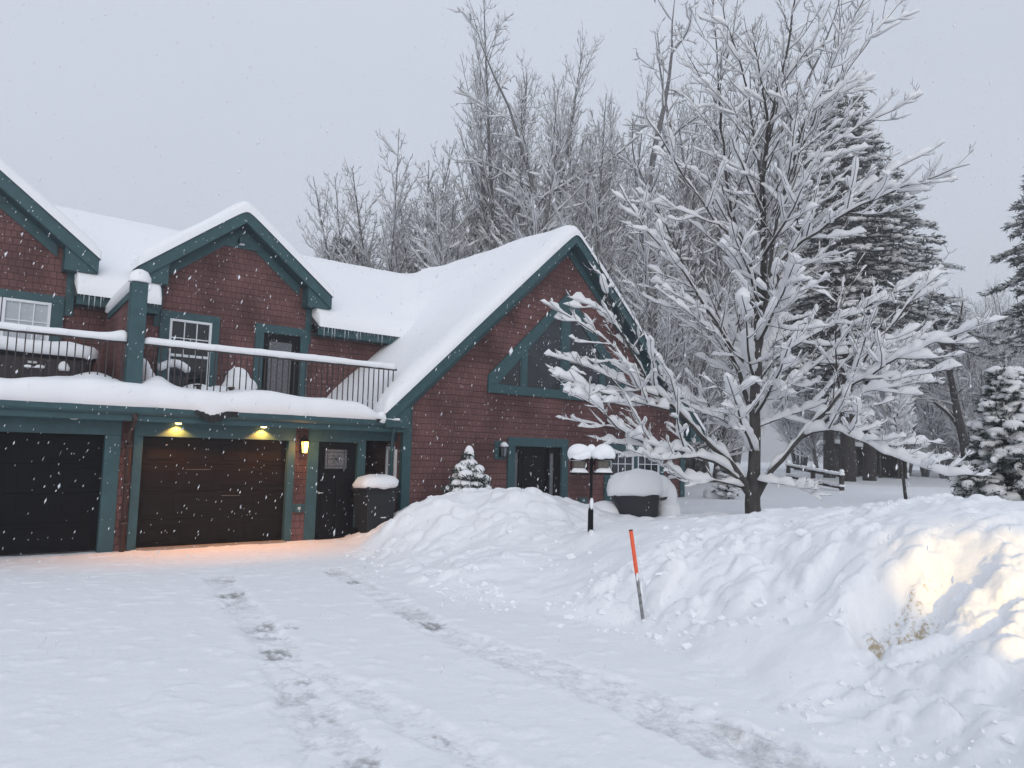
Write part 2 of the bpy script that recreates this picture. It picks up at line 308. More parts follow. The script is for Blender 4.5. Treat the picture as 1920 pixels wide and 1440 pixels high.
def terrain(x, y):
    h = base_h(x, y)
    fx = footx(y); inb = sstep(-.25, .5, x - fx); near = 1 - sstep(14, 24, np.hypot(x, y))
    dr = 1 - inb
    dz = drive_z(y)
    ondrive = (x < fx + .12) & (y < 15.6) & (y > -9) & (x > -9.5)
    wdr = ondrive * sstep(.1, -.45, x - fx) * .88; h = h * (1 - wdr) + dz * wdr
    # rough ploughed bank and mound
    slope_zone = inb * near * (1 - .75 * sstep(12.5, 14.2, y) * sstep(11, 13, x))
    bank = sstep(8.0, 5.6, y) * inb * sstep(13, 10, x)
    qx, qy = x + .25 * fbm(x * 1.3, y * 1.3, 3, 5), y + .25 * fbm(x * 1.3, y * 1.3, 3, 9)
    w1, i1 = worley(qx / .62, qy / .62, 3); w2, i2 = worley(qx / .30, qy / .30, 11)
    cl1 = np.sqrt(np.clip(1 - (w1 / .62) ** 2, 0, 1)) * (i1 > .42) * (.5 + i1); cl2 = np.sqrt(np.clip(1 - (w2 / .6) ** 2, 0, 1)) * (i2 > .5) * (.4 + i2)
    w3, i3 = worley(qx / .15, qy / .15, 19); cl3 = np.sqrt(np.clip(1 - (w3 / .6) ** 2, 0, 1)) * (i3 > .45) * (.4 + i3)
    foot_z = np.exp(-((x - fx - .5) / .8) ** 2)
    clod = sstep(-.15, .25, fbm(x * .9, y * .9, 2, 77) + .06)
    h = h + slope_zone * (.05 * fbm(x * .9, y * .9, 4, 21) + .045 * fbm(x * 2.6, y * 2.6, 4, 31))
    h = h + bank * clod * (.028 * cl1 + .038 * cl2 + .038 * cl3 - .04) + .045 * foot_z * near * cl2 * clod * (y < 9)
    mnd = inb * sstep(7.5, 9.5, y) * near * sstep(13.2, 11, x)
    h = h + mnd * (.07 * fbm(x * 1.6, y * 1.6, 4, 61) + .05 * cl2 * (i2 > .62))
    # the cleft where the ploughed bank has broken open
    d, arc, side = seg_d(x, y, CLEFT); dc = d
    far_side = ((x * CLEFT[3][0] + y * CLEFT[3][1]) / np.hypot(*CLEFT[3]) > 0)
    L_ = sum(math.hypot(b[0] - a[0], b[1] - a[1]) for a, b in zip(CLEFT[:-1], CLEFT[1:]))
    amp = sstep(0, .12, arc / L_) * (1 - sstep(.55, 1.0, arc / L_))
    behind = np.where(side > 0, 1, 0)
    h = h - amp * .34 * np.where(behind > 0, np.exp(-(d / .40) ** 2), np.exp(-(d / .11) ** 2))
    crag = amp * behind * np.exp(-(d / .6) ** 2); specks = sstep(.1, .26, fbm(x * 11, y * 11, 3, 121)) * sstep(-.05, .2, fbm(x * 2, y * 2, 2, 123)) * amp * behind * np.exp(-(d / 1.1) ** 2)
    h = h + crag * (.13 * (worley(x / .16, y / .16, 41)[0] - .35) + .09 * fbm(x * 9, y * 9, 3, 43))
    # wheel tracks
    dirt = np.zeros(x.shape); comp = np.zeros(x.shape)
    for k, t in enumerate(TRACKS):
        d, arc, side = seg_d(x, y, t); wv = .16 + .03 * vnoise(arc * 2, arc * 0 + k, 5)
        d = np.abs(d + .10 * fbm(x * 3.1, y * 3.1, 3, 131))
        wd = (.19 if k in (0, 2) else .13) + 0 * wv
        fade = sstep(0, .6, arc) * (.55 + .45 * sstep(-.2, .25, fbm(x * 1.1, y * 1.1, 2, 15)))
        ins = 1 - sstep(wd * .8, wd * 1.15, d); berm = np.exp(-((d - wd * 1.3) / .06) ** 2)
        h = h + dr * fade * (-.030 * ins + .018 * berm * (.5 + 1.4 * fbm(x * 4, y * 4, 3, 3)) + .022 * ins * fbm(x * 11, y * 11, 4, 12))
        comp = np.maximum(comp, dr * fade * ins)
    for px, py, a, b, s in PATCH:
        cx, cy = gp(px, py); _, arc, _ = seg_d(np.array([cx]), np.array([cy]), TRACKS[0]); 
        ang = math.atan2(TRACKS[0][3][1] - TRACKS[0][1][1], TRACKS[0][3][0] - TRACKS[0][1][0]) if px < 640 else math.atan2(TRACKS[2][4][1] - TRACKS[2][2][1], TRACKS[2][4][0] - TRACKS[2][2][0])
        ux, uy = (x - cx) * math.cos(ang) + (y - cy) * math.sin(ang), -(x - cx) * math.sin(ang) + (y - cy) * math.cos(ang)
        r = np.sqrt((ux / (a * 1.2)) ** 2 + (uy / (b * 1.25)) ** 2) + .6 * fbm(x * 6, y * 6, 4, 71) + .6 * fbm(ux * 3, uy * 22, 2, 73)
        dd = s * (1 - sstep(.35, 1.1, r)) * sstep(-.30, .25, fbm(ux * 9, uy * 34, 3, 75) + .3 * (1 - r)); dirt = np.maximum(dirt, dd * .8); h = h - .012 * dd
    sc = sstep(-.02, .38, fbm(x * 10, y * 10, 4, 91)) * comp * .52; sc = np.maximum(sc, comp * .34 * (.8 + fbm(x * 5, y * 5, 3, 93))); dirt = np.maximum(dirt, sc)
    bd = sstep(.16, .34, fbm(x * 7, y * 7, 4, 95)) * bank * sstep(-.1, .25, fbm(x * .8, y * .8, 2, 97)) * .22
    grit = amp * behind * np.exp(-(dc / .8) ** 2) * (.15 + .58 * fbm(x * 2.6, y * 2.6, 3, 99)) + .6 * amp * (1 - behind) * np.exp(-(d / .03) ** 2) * 0
    # untouched drift
    h = h + .012 * fbm(x * 1.7, y * 1.7, 3, 101) + dr * .006 * fbm(x * 7, y * 7, 3, 103) + (1 - near) * .25 * fbm(x * .12, y * .12, 3, 105)
    strew = dr * sstep(.25, .42, fbm(x * 5.2, y * 5.2, 3, 111)); h = h + .012 * strew
    return h, np.clip(dirt, 0, 1), np.clip(grit + .5 * bd, 0, .5)
def axis(lo, a, b, hi, step, grow):
    mid = list(np.arange(a, b, step)); up = []; s = step; p = b
    while p < hi: up.append(p); s *= grow; p += s
    dn = []; s = step; p = a - step
    while p > lo: dn.append(p); s *= grow; p -= s
    return np.array(dn[::-1] + [*mid] + up)
gx_ = axis(-200, .0, 9.5, 380, .032, 1.045); gy_ = axis(-120, 1.6, 14.5, 330, .034, 1.045)
GX, GY = np.meshgrid(gx_, gy_, indexing='ij')
GH, GD, GG = terrain(GX, GY)
def ground_z(x, y): 
    i = np.clip(np.searchsorted(gx_, x), 1, len(gx_) - 1); j = np.clip(np.searchsorted(gy_, y), 1, len(gy_) - 1)
    return float(GH[i, j])
def ground_mat():
    m = bpy.data.materials.new('ground_snow'); m.use_nodes = True; t = m.node_tree; p = t.nodes['Principled BSDF']; N = t.nodes.new; K = t.links.new
    at = N('ShaderNodeAttribute'); at.attribute_name = 'dirt'; ag = N('ShaderNodeAttribute'); ag.attribute_name = 'grit'
    c = N('ShaderNodeNewGeometry')
    n = N('ShaderNodeTexNoise'); n.inputs['Scale'].default_value = 26; n.inputs['Detail'].default_value = 7; n.inputs['Roughness'].default_value = .7; K(c.outputs['Position'], n.inputs['Vector'])
    s = N('ShaderNodeMath'); s.operation = 'ADD'; K(at.outputs['Fac'], s.inputs[0]); K(n.outputs[0], s.inputs[1])
    r = N('ShaderNodeMapRange'); r.inputs['From Min'].default_value = .66; r.inputs['From Max'].default_value = 1.5; K(s.outputs[0], r.inputs['Value'])
    s2 = N('ShaderNodeMath'); s2.operation = 'ADD'; K(ag.outputs['Fac'], s2.inputs[0]); K(n.outputs[0], s2.inputs[1])
    r2 = N('ShaderNodeMapRange'); r2.inputs['From Min'].default_value = .74; r2.inputs['From Max'].default_value = .92; K(s2.outputs[0], r2.inputs['Value'])
    m1 = N('ShaderNodeMix'); m1.data_type = 'RGBA'; m1.inputs[6].default_value = (*SNOWC, 1); m1.inputs[7].default_value = (.19, .185, .18, 1); K(r.outputs[0], m1.inputs[0])
    m2 = N('ShaderNodeMix'); m2.data_type = 'RGBA'; m2.inputs[7].default_value = (.46, .38, .26, 1); K(r2.outputs[0], m2.inputs[0]); K(m1.outputs[2], m2.inputs[6]); K(m2.outputs[2], p.inputs['Base Color'])
    nb = N('ShaderNodeTexNoise'); nb.inputs['Scale'].default_value = 14; nb.inputs['Detail'].default_value = 9; nb.inputs['Roughness'].default_value = .62; K(c.outputs['Position'], nb.inputs['Vector'])
    b = N('ShaderNodeBump'); b.inputs['Strength'].default_value = .35; b.inputs['Distance'].default_value = .03; K(nb.outputs[0], b.inputs['Height']); K(b.outputs[0], p.inputs['Normal'])
    p.inputs['Roughness'].default_value = .8; p.inputs['Specular IOR Level'].default_value = .2
    return m
M['ground'] = ground_mat()
ni, nj = GX.shape; ids = np.arange(ni * nj).reshape(ni, nj)
GV = np.stack([GX, GY, GH], -1).reshape(-1, 3)
quads = np.stack([ids[:-1, :-1], ids[1:, :-1], ids[1:, 1:], ids[:-1, 1:]], -1).reshape(-1, 4)
dxh = np.gradient(GH, gx_, axis=0); dyh = np.gradient(GH, gy_, axis=1)
GN = np.stack([-dxh, -dyh, np.ones_like(GH)], -1).reshape(-1, 3); GN /= np.linalg.norm(GN, axis=1)[:, None]
qc = GV[quads].mean(1); qf = footx(qc[:, 1])
is_dr = (qc[:, 0] < qf) & (qc[:, 0] > -9.5) & (qc[:, 1] < 15.6) & (qc[:, 1] > -9)
is_bk = (~is_dr) & (qc[:, 0] > qf) & (qc[:, 1] < 14.6) & (qc[:, 1] > -9) & (qc[:, 0] < np.where(qc[:, 1] > 9, 11.5, qf + 6))
for nm, msk in (('driveway', is_dr), ('snow_bank', is_bk), ('ground', ~(is_dr | is_bk))):
    q = quads[msk]; u, inv = np.unique(q, return_inverse=True); inv = inv.reshape(q.shape)
    o = fast(nm, GV[u], inv, mat=M['ground']); tag(o, kind='structure')
    for an, arr in (('dirt', GD), ('grit', GG)):
        a = o.data.attributes.new(an, 'FLOAT', 'POINT'); a.data.foreach_set('value', arr.reshape(-1)[u].astype(np.float32))
    o.data.normals_split_custom_set_from_vertices([tuple(v) for v in GN[u]])

def clods():
    r = np.random.default_rng(19); P, S = [], []
    while len(P) < 520:
        k = r.random(); y = r.uniform(1.2, 13.0); x = float(footx(y)) + (r.normal() * .28 + .12 if k < .6 else r.uniform(.2, 2.6))
        if y > 8 and r.random() < .6: continue
        if fbm(np.array(x * 1.1), np.array(y * 1.1), 2, 141) < -.02: continue
        s = .010 + .042 * r.random() ** 3; P.append((x, y, ground_z(x, y) + s * .05)); S.append((s * (.8 + .6 * r.random()), s * (.8 + .6 * r.random()), s * (.6 + .4 * r.random())))
    return P, S
# ---------------------------------------------------------------- the house
rng = np.random.default_rng(7)
house = thing('townhouse', (9, 15.2, 0), 'red shingled townhouse with teal trim, two garage doors, snowy deck and steep front gable', 'house')
GY0, GAB, UPY = 15.18, 14.90, 18.0           # garage wall, gable wall and upper wall planes
X0 = -6.0
def hbs(name, m, boxes, parent=house, bevel=0, label=None):
    for q in boxes: o = hb(name, m, [q], parent, bevel, label)
    return o
def hb(name, m, boxes, parent=house, bevel=0, label=None):
    b = MB()
    for q in boxes: b.box(*q)
    return b.build(name, m, parent, bevel, label=label)
# garage storey
hbs('garage_wall', M['shingle'], [(3.12,3.33,15.17,15.5,0,2.38), (6.46,6.74,15.17,15.5,0,2.38)])
hbs('garage_trim', M['teal'], [(2.86,3.12,15.15,15.5,0,2.10), (3.33,3.49,15.15,15.5,0,2.10), (6.31,6.46,15.15,15.5,0,2.10), (6.74,6.99,15.15,15.5,0,2.10), (7.93,8.12,15.15,15.5,0,2.10),
    (X0,3.12,15.15,15.5,2.10,2.38), (3.33,6.46,15.15,15.5,2.10,2.38), (6.74,8.12,15.15,15.5,2.10,2.38), (8.12,8.92,15.15,15.4,2.16,2.38), (-.10,.12,15.15,15.5,0,2.10), (X0,-2.9,15.15,15.5,0,2.10), (6.462,6.738,15.16,15.5,.62,.78)], bevel=.006)
def garage_door(x0, x1, m, label):
    d = hb('garage_door', m, [(x0 - .02, x1 + .02, 15.30, 15.36, .03, 2.14)], label=label)
    nsec, ncol = 4, 4; ph = 2.06 / nsec; pw = (x1 - x0) / ncol
    for r in range(nsec):
        b = MB(); z0 = .04 + r * ph
        b.box(x0 - .015, x1 + .015, 15.275, 15.299, z0, z0 + ph - .012)
        for c in range(ncol):
            xa, xb, za, zb = x0 + c * pw + .09, x0 + (c + 1) * pw - .09, z0 + .09, z0 + ph - .10
            b.box(xa, xb, 15.268, 15.274, za, zb)
        b.build('door_section', m, d, bevel=.008)
    # thin frost lying along some of the panel ledges
    for r in (1, 2):
        for c in range(ncol):
            if (r + c) % 3 == 0 and m is M['gdoor']: hb('frost_line', M['concrete'], [(x0 + c * pw + .12, x0 + (c + 1) * pw - (.12 if c % 2 else .22), 15.262, 15.2675, .04 + r * ph + ph - .102, .04 + r * ph + ph - .097)], d)
    return d
garage_door(3.49, 6.31, M['gdoor'], 'dark brown panelled garage door under lit soffit lamps')
garage_door(.12, 2.86, M['gdoor2'], 'near black unlit garage door at the left edge')
garage_door(-2.9, -.10, M['gdoor2'], None)
hb('door_sill', M['concrete'], [(3.49, 6.31, 14.98, 15.25, -.08, .035)], bevel=.01)
# service door
d = hb('door', M['black'], [(6.99, 7.93, 15.26, 15.32, .04, 2.10)], label='black service door with a small leaded window')
hbs('door_panel', M['black'], [(7.12,7.42,15.235,15.262,.2,1.25), (7.50,7.80,15.235,15.262,.2,1.25), (7.10,7.82,15.235,15.262,1.32,1.38)], d, .01)
w = hb('window', M['black'], [(7.15,7.73,15.225,15.262,1.49,1.52),(7.15,7.73,15.225,15.262,1.94,1.97),(7.15,7.18,15.225,15.262,1.52,1.94),(7.70,7.73,15.225,15.262,1.52,1.94)], d)
hb('pane', M['leaded'], [(7.18,7.70,15.24,15.262,1.52,1.94)], w)
b = MB()
for k in range(6):
    a = k * math.pi / 3; b.tube([(7.44, 15.236, 1.73), (7.44 + .15 * math.cos(a), 15.236, 1.73 + .11 * math.sin(a))], .006, 4)
for q in ((7.24,7.24),(7.64,7.64)): b.tube([(q[0],15.236,1.53),(q[1],15.236,1.93)], .005, 4)
for z in (1.58, 1.88): b.tube([(7.19,15.236,z),(7.69,15.236,z)], .005, 4)
b.build('leading', M['black'], w)
b = MB(); b.tube([(7.06,15.25,1.0),(7.06,15.19,1.0)], .022, 8); b.tube([(7.06,15.2,1.0),(7.15,15.19,1.0)], .011, 6); b.build('handle', M['num'], d)
hb('door_sill', M['black'], [(6.99, 7.93, 15.08, 15.255, -.05, .05)])
# porch recess between the garage and the gable house
hbs('porch_wall', M['shingle'], [(8.12,8.2,15.51,18.0,0,2.4), (8.2,8.93,17.9,18.0,0,2.4)])
hb('gable_side_wall', M['shingle'], [(8.925, 9.1, 14.95, 27, 0, 2.75)])
ya, yb = atX(727, 860, 8.92)[1], 15.75
pw_ = hb('window', M['white'], [(8.86, 8.925, yb - .5, ya, 1.18, 1.24), (8.86, 8.925, yb - .5, ya, 1.98, 2.04), (8.86,8.925,ya-.06,ya,1.24,1.98), (8.865,8.925,ya-.42,ya-.37,1.24,1.98), (8.865,8.925,ya-.24,ya-.21,1.24,1.98),(8.865,8.925,ya-.36,ya-.06,1.6,1.63)])
hb('pane', M['frost'], [(8.895, 8.92, yb - .45, ya - .06, 1.24, 1.98)], pw_)
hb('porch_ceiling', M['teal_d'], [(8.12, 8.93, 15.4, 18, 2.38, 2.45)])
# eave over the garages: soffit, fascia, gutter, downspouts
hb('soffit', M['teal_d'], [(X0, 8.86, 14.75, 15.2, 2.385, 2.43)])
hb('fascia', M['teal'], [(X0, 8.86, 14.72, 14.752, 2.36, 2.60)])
gp_ = [(14.72,2.615),(14.715,2.47),(14.66,2.475),(14.612,2.52),(14.60,2.615)]
b = MB(); b.prism(gp_, 'x', X0, 8.60); b.build('gutter', M['teal'], house, .004)
b = MB(); b.tube([(8.52,14.66,2.5),(8.55,14.70,2.38),(8.62,14.86,2.2),(8.62,14.86,.0)], [.042]*4, 8); b.build('downspout', M['teal'], house, smooth=True)
b = MB(); b.tube([(3.22,14.66,2.5),(3.225,14.70,2.40),(3.245,15.09,2.16),(3.245,15.09,0)], [.05,.05,.045,.045], 8); b.build('downspout', M['pipe'], house, smooth=True, label='brown downspout between the two garage doors')
hbs('pipe_strap', M['pipe'], [(3.19,3.30,15.03,15.16,z,z+.03) for z in (.5, 1.2, 1.9)])
# torn drip edge where the deck snow has pushed through
b = MB(); r_ = np.random.default_rng(3)
xs = np.linspace(4.22, 5.02, 15); lo = 2.60 - .05 - .15 * np.exp(-((xs - 4.55) / .22) ** 2) - .05 * r_.random(15)
for i in range(14):
    y0, y1 = 14.575 + .02 * r_.random(), 14.575 + .02 * r_.random()
    b.add([(xs[i],y0,2.62),(xs[i+1],y1,2.62),(xs[i+1],y1 - .03,lo[i+1]),(xs[i],y0 - .03,lo[i]),(xs[i],y0+.02,2.62),(xs[i+1],y1+.02,2.62),(xs[i+1],y1-.01,lo[i+1]),(xs[i],y0-.01,lo[i])],[(0,1,2,3),(7,6,5,4),(0,4,5,1),(3,2,6,7)])
b.build('torn_drip_edge', M['rubber'], house)
b = MB(); b.prism([(7.95,2.70),(8.18,2.66),(8.08,2.55)], 'y', 14.56, 14.60); b.build('torn_drip_edge', M['rubber'], house)
# soffit lamps
def soffit_lamp(x, lit):
    b = MB(); n = 16
    b.loft([[(x + r * math.cos(2*math.pi*k/n), 15.055 + r * math.sin(2*math.pi*k/n), z) for k in range(n)] for r, z in ((.085,2.386),(.085,2.372),(.065,2.366))])
    o = b.build('soffit_lamp', M['white'], house)
    b = MB(); b.loft([[(x + r * math.cos(2*math.pi*k/n), 15.055 + r * math.sin(2*math.pi*k/n), z) for k in range(n)] for r, z in ((.06,2.368),(.052,2.352),(.02,2.346))])
    b.build('lamp_lens', M['lens'] if lit else M['lensoff'], o)
    if lit:
        l = bpy.data.lights.new('soffit_light', 'SPOT'); l.energy = 105; l.color = (1, .34, .055); l.spot_size = math.radians(128); l.spot_blend = .35; l.shadow_soft_size = .03
        q = bpy.data.objects.new('soffit_light', l); COL.objects.link(q); q.location = (x, 15.055, 2.335); q.rotation_euler = (math.radians(6), 0, 0)
lx1, lx2 = atY(335, 788, 15.055)[0], atY(495, 796, 15.055)[0]
soffit_lamp(lx1, True); soffit_lamp(lx2, True); soffit_lamp(atY(139, 783, 15.055)[0], False)
# lanterns
def lantern(x, y, z, lit, label, snowcap):
    b = MB(); b.box(x-.05, x+.05, y-.02, y, z-.16, z+.16); b.tube([(x,y-.01,z+.1),(x,y-.06,z+.20),(x,y-.12,z+.22),(x,y-.13,z+.17)], .012, 6)
    def ring(w, zz): return [(x-w,y-.13-w,zz),(x+w,y-.13-w,zz),(x+w,y-.13+w,zz),(x-w,y-.13+w,zz)]
    b.loft([ring(.015,z+.16),ring(.075,z+.10),ring(.075,z+.088)]); b.loft([ring(.04,z-.16),ring(.045,z-.145),ring(.015,z-.18)])
    for sx in (-1,1):
        for sy in (-1,1): b.tube([(x+sx*.062,y-.13+sy*.062,z+.09),(x+sx*.042,y-.13+sy*.042,z-.15)], .007, 4)
    o = b.build('lantern', M['black'], house, label=label)
    b = MB(); b.loft([ring(.036,z-.145),ring(.056,z+.085)]); b.build('lantern_glass', M['lglass'] if lit else M['frost'], o)
    if lit:
        l = bpy.data.lights.new('lantern_light', 'POINT'); l.energy = 14; l.color = (1, .45, .09); l.shadow_soft_size = .06
        q = bpy.data.objects.new('lantern_light', l); COL.objects.link(q); q.location = (x, y - .27, z - .04)
    if snowcap:
        b = MB(); b.loft([ring(.078,z+.101),ring(.078,z+.14),ring(.05,z+.19),ring(.015,z+.22)]); b.build('snow_cap', M['snow'], o, smooth=True)
lp = atY(571, 836, 15.05); lantern(lp[0], 15.16, lp[2], True, 'lit lantern beside the service door', False)
lp = atY(943, 845, 14.8); lantern(lp[0] - .02, 14.86, lp[2], False, 'unlit lantern beside the front door', True)
hb('lantern_plate', M['teal'], [(lp[0]-.20, lp[0]+.15, 14.86, 14.90, lp[2]-.22, lp[2]+.24)], bevel=.006)
hb('outlet_box', M['teal'], [(6.52,6.66,15.11,15.16,.60,.78)], bevel=.01); hb('outlet_cover', M['num'], [(6.56,6.62,15.105,15.112,.66,.72)])
ob = atY(1095, 940, 14.85); o = hb('outlet_box', M['teal'], [(ob[0]-.16,ob[0]+.16,14.85,14.90,ob[2]-.10,ob[2]+.10)], bevel=.01); hb('outlet_cover', M['num'], [(ob[0]-.05,ob[0]+.03,14.845,14.852,ob[2]+.0,ob[2]+.05)], o)

# gable house
PX, PZ, TX, TZ = 13.98, 8.09, 8.26, 2.80     # roof apex and left eave tip (outer face of the rake)
RX = 2 * PX - TX; SL = (PZ - TZ) / (PX - TX)
def rz(x): return PZ - SL * abs(x - PX)
GWL, GWR = 8.92, 19.14
hb('corner_board', M['teal'], [(8.90,9.13,14.865,15.0,0,rz(9.0)-.36)], bevel=.005); hb('corner_board', M['teal'], [(18.95,19.16,14.865,15.0,0,rz(19.05)-.36)], bevel=.005)
b = MB(); b.prism([(GWL,-.1),(12.22,-.1),(12.22,2.14),(13.88,2.14),(13.88,-.1),(GWR,-.1),(GWR,rz(GWR)-.30),(PX,PZ-.30),(GWL,rz(GWL)-.30)], 'y', 14.90, 15.05)
b.build('gable_wall', M['shingle'], house)
hb('gable_side_wall', M['shingle'], [(GWR-.15, GWR-.002, 15.05, 27, 0, rz(GWR)-.3)])
YR = 14.55                                    # front of the rake
def band(x0, z_off0, z_off1, y0, y1, name, m, parent=house, apex=(PX, PZ), tip=TX, sl=SL, bevel=0):
    """a rake board pair: strip parallel to the roof, between two vertical offsets"""
    ax, az = apex; rx = 2 * ax - tip; h = sl * (ax - tip)
    b = MB(); b.prism([(tip, az-h-z_off0),(ax, az-z_off0),(ax, az-z_off1),(tip, az-h-z_off1)], 'y', y0, y1)
    b.prism([(rx, az-h-z_off0),(ax+.001, az-z_off0),(ax+.001, az-z_off1),(rx, az-h-z_off1)], 'y', y0, y1)
    return b.build(name, m, parent, bevel)
def gable_roof(nm, apex, tip, sl, y0, y1, wall_y):
    r = band(0, 0, .10, y0 + .012, y1, nm, M['roofing'], apex=apex, tip=tip, sl=sl)
    band(0, -.012, .035, y0 - .03, y0 + .011, 'drip_edge', M['teal_d'], r, apex, tip, sl)
    band(0, .036, .33, y0 - .012, y0 + .03, 'rake_board', M['teal'], r, apex, tip, sl)
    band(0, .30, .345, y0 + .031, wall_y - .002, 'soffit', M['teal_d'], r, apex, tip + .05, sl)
    band(0, .346, .60, wall_y - .03, wall_y + .02, 'frieze_board', M['teal'], r, apex, tip + .72, sl)
    ax, az = apex
    for s in (-1, 1):                          # boxed eave return at the foot of each rake
        xt = ax - s * (ax - tip); zt = az - sl * (ax - tip)
        b = MB(); b.prism([(xt, zt - .05), (xt, zt - .34), (xt + s * .62, zt - .34), (xt + s * .62, zt - .05 + sl * .62 - .05)], 'y', y0 + .032, wall_y + .05); b.build('eave_return', M['teal'], r)
    return r
g_roof = gable_roof('gable_roof', (PX, PZ), TX, SL, YR, 27.0, 14.90)
# the gable's own eave boards run back along the roof edges
hb('eave_fascia', M['teal'], [(TX+.0, TX+.03, YR+.04, 17.9, TZ-.33, TZ-.03)], g_roof)
# front door
tr = hb('door_trim', M['teal'], [(12.0,12.23,14.85,14.92,0,2.14),(13.87,14.10,14.85,14.92,0,2.14),(12.0,14.10,14.85,14.92,2.14,2.37)], bevel=.006)
b = MB(); cu = bpy.data.curves.new('num', 'FONT'); cu.body = '1'; cu.size = .24; cu.extrude = .008; cu.align_x = 'CENTER'
to = bpy.data.objects.new('num', cu); COL.objects.link(to); dg = bpy.context.evaluated_depsgraph_get(); dg.update()
me = bpy.data.meshes.new_from_object(to.evaluated_get(dg)); bpy.data.objects.remove(to)
nb = atY(1060, 870, 14.84); me.transform(Matrix.Translation((nb[0]-9, 14.838-15.2, nb[2]-.08)) @ Matrix.Rotation(math.pi/2, 4, 'X')); me.materials.append(M['num']); link(me, 'house_number', tr)
d = hb('door', M['black'], [(12.47,13.43,14.99,15.05,.06,2.10)], label='black front door between two narrow sidelights')
hbs('door_panel', M['black'], [(12.58,12.90,14.965,14.99,.2,.95),(13.0,13.32,14.965,14.99,.2,.95),(12.58,13.32,14.965,14.99,1.08,1.95)], d, .012)
hb('door_frame', M['black'], [(12.23,12.262,14.93,15.05,0,2.14),(12.42,12.466,14.93,15.05,0,2.14),(13.434,13.50,14.93,15.05,0,2.14),(13.67,13.87,14.93,15.05,0,2.14),(12.262,13.67,14.93,15.05,2.10,2.14),(12.262,12.42,14.94,15.05,0,.62),(13.50,13.67,14.94,15.05,0,.62)])
sl_ = hb('sidelight', M['frost'], [(12.262,12.42,14.985,15.03,.62,1.98)]); hb('sidelight', M['frost'], [(13.50,13.67,14.985,15.03,.62,1.98)])
hbs('sidelight_head', M['black'], [(12.262,12.42,14.94,15.05,1.98,2.10),(13.50,13.67,14.94,15.05,1.98,2.10)])
# big gable window
WC = 14.0
def wz(x, off=0): return 6.42 - .93 * abs(x - WC) - off
wo = [(11.30,3.46),(16.70,3.46),(16.70,wz(16.70)),(WC,6.42),(11.30,wz(11.30))]
big = MB()
tk = .23; dv = tk / math.cos(math.atan(.93))
big.prism([(11.30,3.46),(16.70,3.46),(16.70,3.46+tk),(11.30,3.46+tk)], 'y', 14.84, 14.92)
for s in (-1, 1):
    x_out, x_in = WC + s * 2.70, WC
    big.prism([(x_out, 3.46+tk+.001),(x_out, wz(x_out)),(WC, 6.42),(WC, 6.42-dv),(x_out - s*.0, wz(x_out)-dv*.999)], 'y', 14.84, 14.92) if wz(x_out)-dv > 3.7 else big.prism([(x_out,3.46+tk),(x_out,wz(x_out)),(WC,6.42),(WC,6.42-dv),(x_out-s*.30,3.46+tk)], 'y', 14.842, 14.92)
bw = big.build('gable_window', M['teal'], house, .004, label='large peaked window under the gable')
mull = [(12.38,12.58),(13.78,14.10),(15.30,15.50)]
b = MB()
for a, c in mull:
    za, zc = wz(a, dv) , wz(c, dv)
    mid = [] if not (a < WC < c) else [(WC, 6.42 - dv)]
    b.prism([(a,3.46+tk),(c,3.46+tk),(c,zc+.03)] + mid + [(a,za+.03)], 'y', 14.853, 14.915)
b.build('mullion', M['teal'], bw, .004)
for a, c in ((11.56,12.375),(12.585,13.775),(14.105,15.295),(15.505,16.44)):
    zs = [max(wz(a,dv)+.01,3.70), max(wz(c,dv)+.01,3.70)]
    b = MB(); b.prism([(a,3.46+tk),(c,3.46+tk),(c,zs[1]),(a,zs[0])], 'y', 14.875, 14.899); b.build('pane', M['glass'], bw)
    b = MB(); f_ = .035
    b.prism([(c-f_,3.70),(c,3.70),(c,zs[1]-.02),(c-f_,zs[1]-.02+f_*.9*(1 if c < WC else -1)*-1)], 'y', 14.862, 14.874); b.build('pane_frame', M['teal_d'], bw)
# lower pair of white windows
def dh_window(x0, x1, z0, z1, y, cols=3, rows=2, name='window', glass=M['glass'], lower=True, parent=house):
    fw = .055; zm = (z0 + z1) / 2
    b = MB()
    for q in ((x0,x0+fw,z0,z1),(x1-fw,x1,z0,z1),(x0+fw,x1-fw,z0,z0+fw),(x0+fw,x1-fw,z1-fw,z1),(x0+fw,x1-fw,zm-.03,zm+.03)): b.box(q[0],q[1],y-.05,y+.02,q[2],q[3])
    w = b.build(name, M['white'], parent, .004)
    b = MB(); za, zb = zm + .03, z1 - fw
    for c in range(1, cols):
        xx = x0 + fw + (x1 - x0 - 2 * fw) * c / cols; b.box(xx-.011, xx+.011, y-.03, y-.012, za, zb)
    for r in range(1, rows):
        zz = za + (zb - za) * r / rows; b.box(x0+fw, x1-fw, y-.0285, y-.0135, zz-.011, zz+.011)
    b.build('muntin', M['white'], w)
    hb('pane', glass, [(x0+fw, x1-fw, y-.008, y+.0, z0+fw, zm-.03)], w); hb('pane', glass, [(x0+fw, x1-fw, y-.01, y-.002, zm+.03, z1-fw)], w)
    return w
hbs('window_trim', M['teal'], [(15.54,15.77,14.85,14.915,.72,2.08),(16.76,16.93,14.85,14.915,.72,2.08),(17.92,18.15,14.85,14.915,.72,2.08),(15.54,18.15,14.85,14.915,2.08,2.32),(15.54,18.15,14.85,14.915,.5,.72)], bevel=.006)
dh_window(15.77,16.76,.72,2.08,14.905); dh_window(16.93,17.92,.72,2.08,14.905)

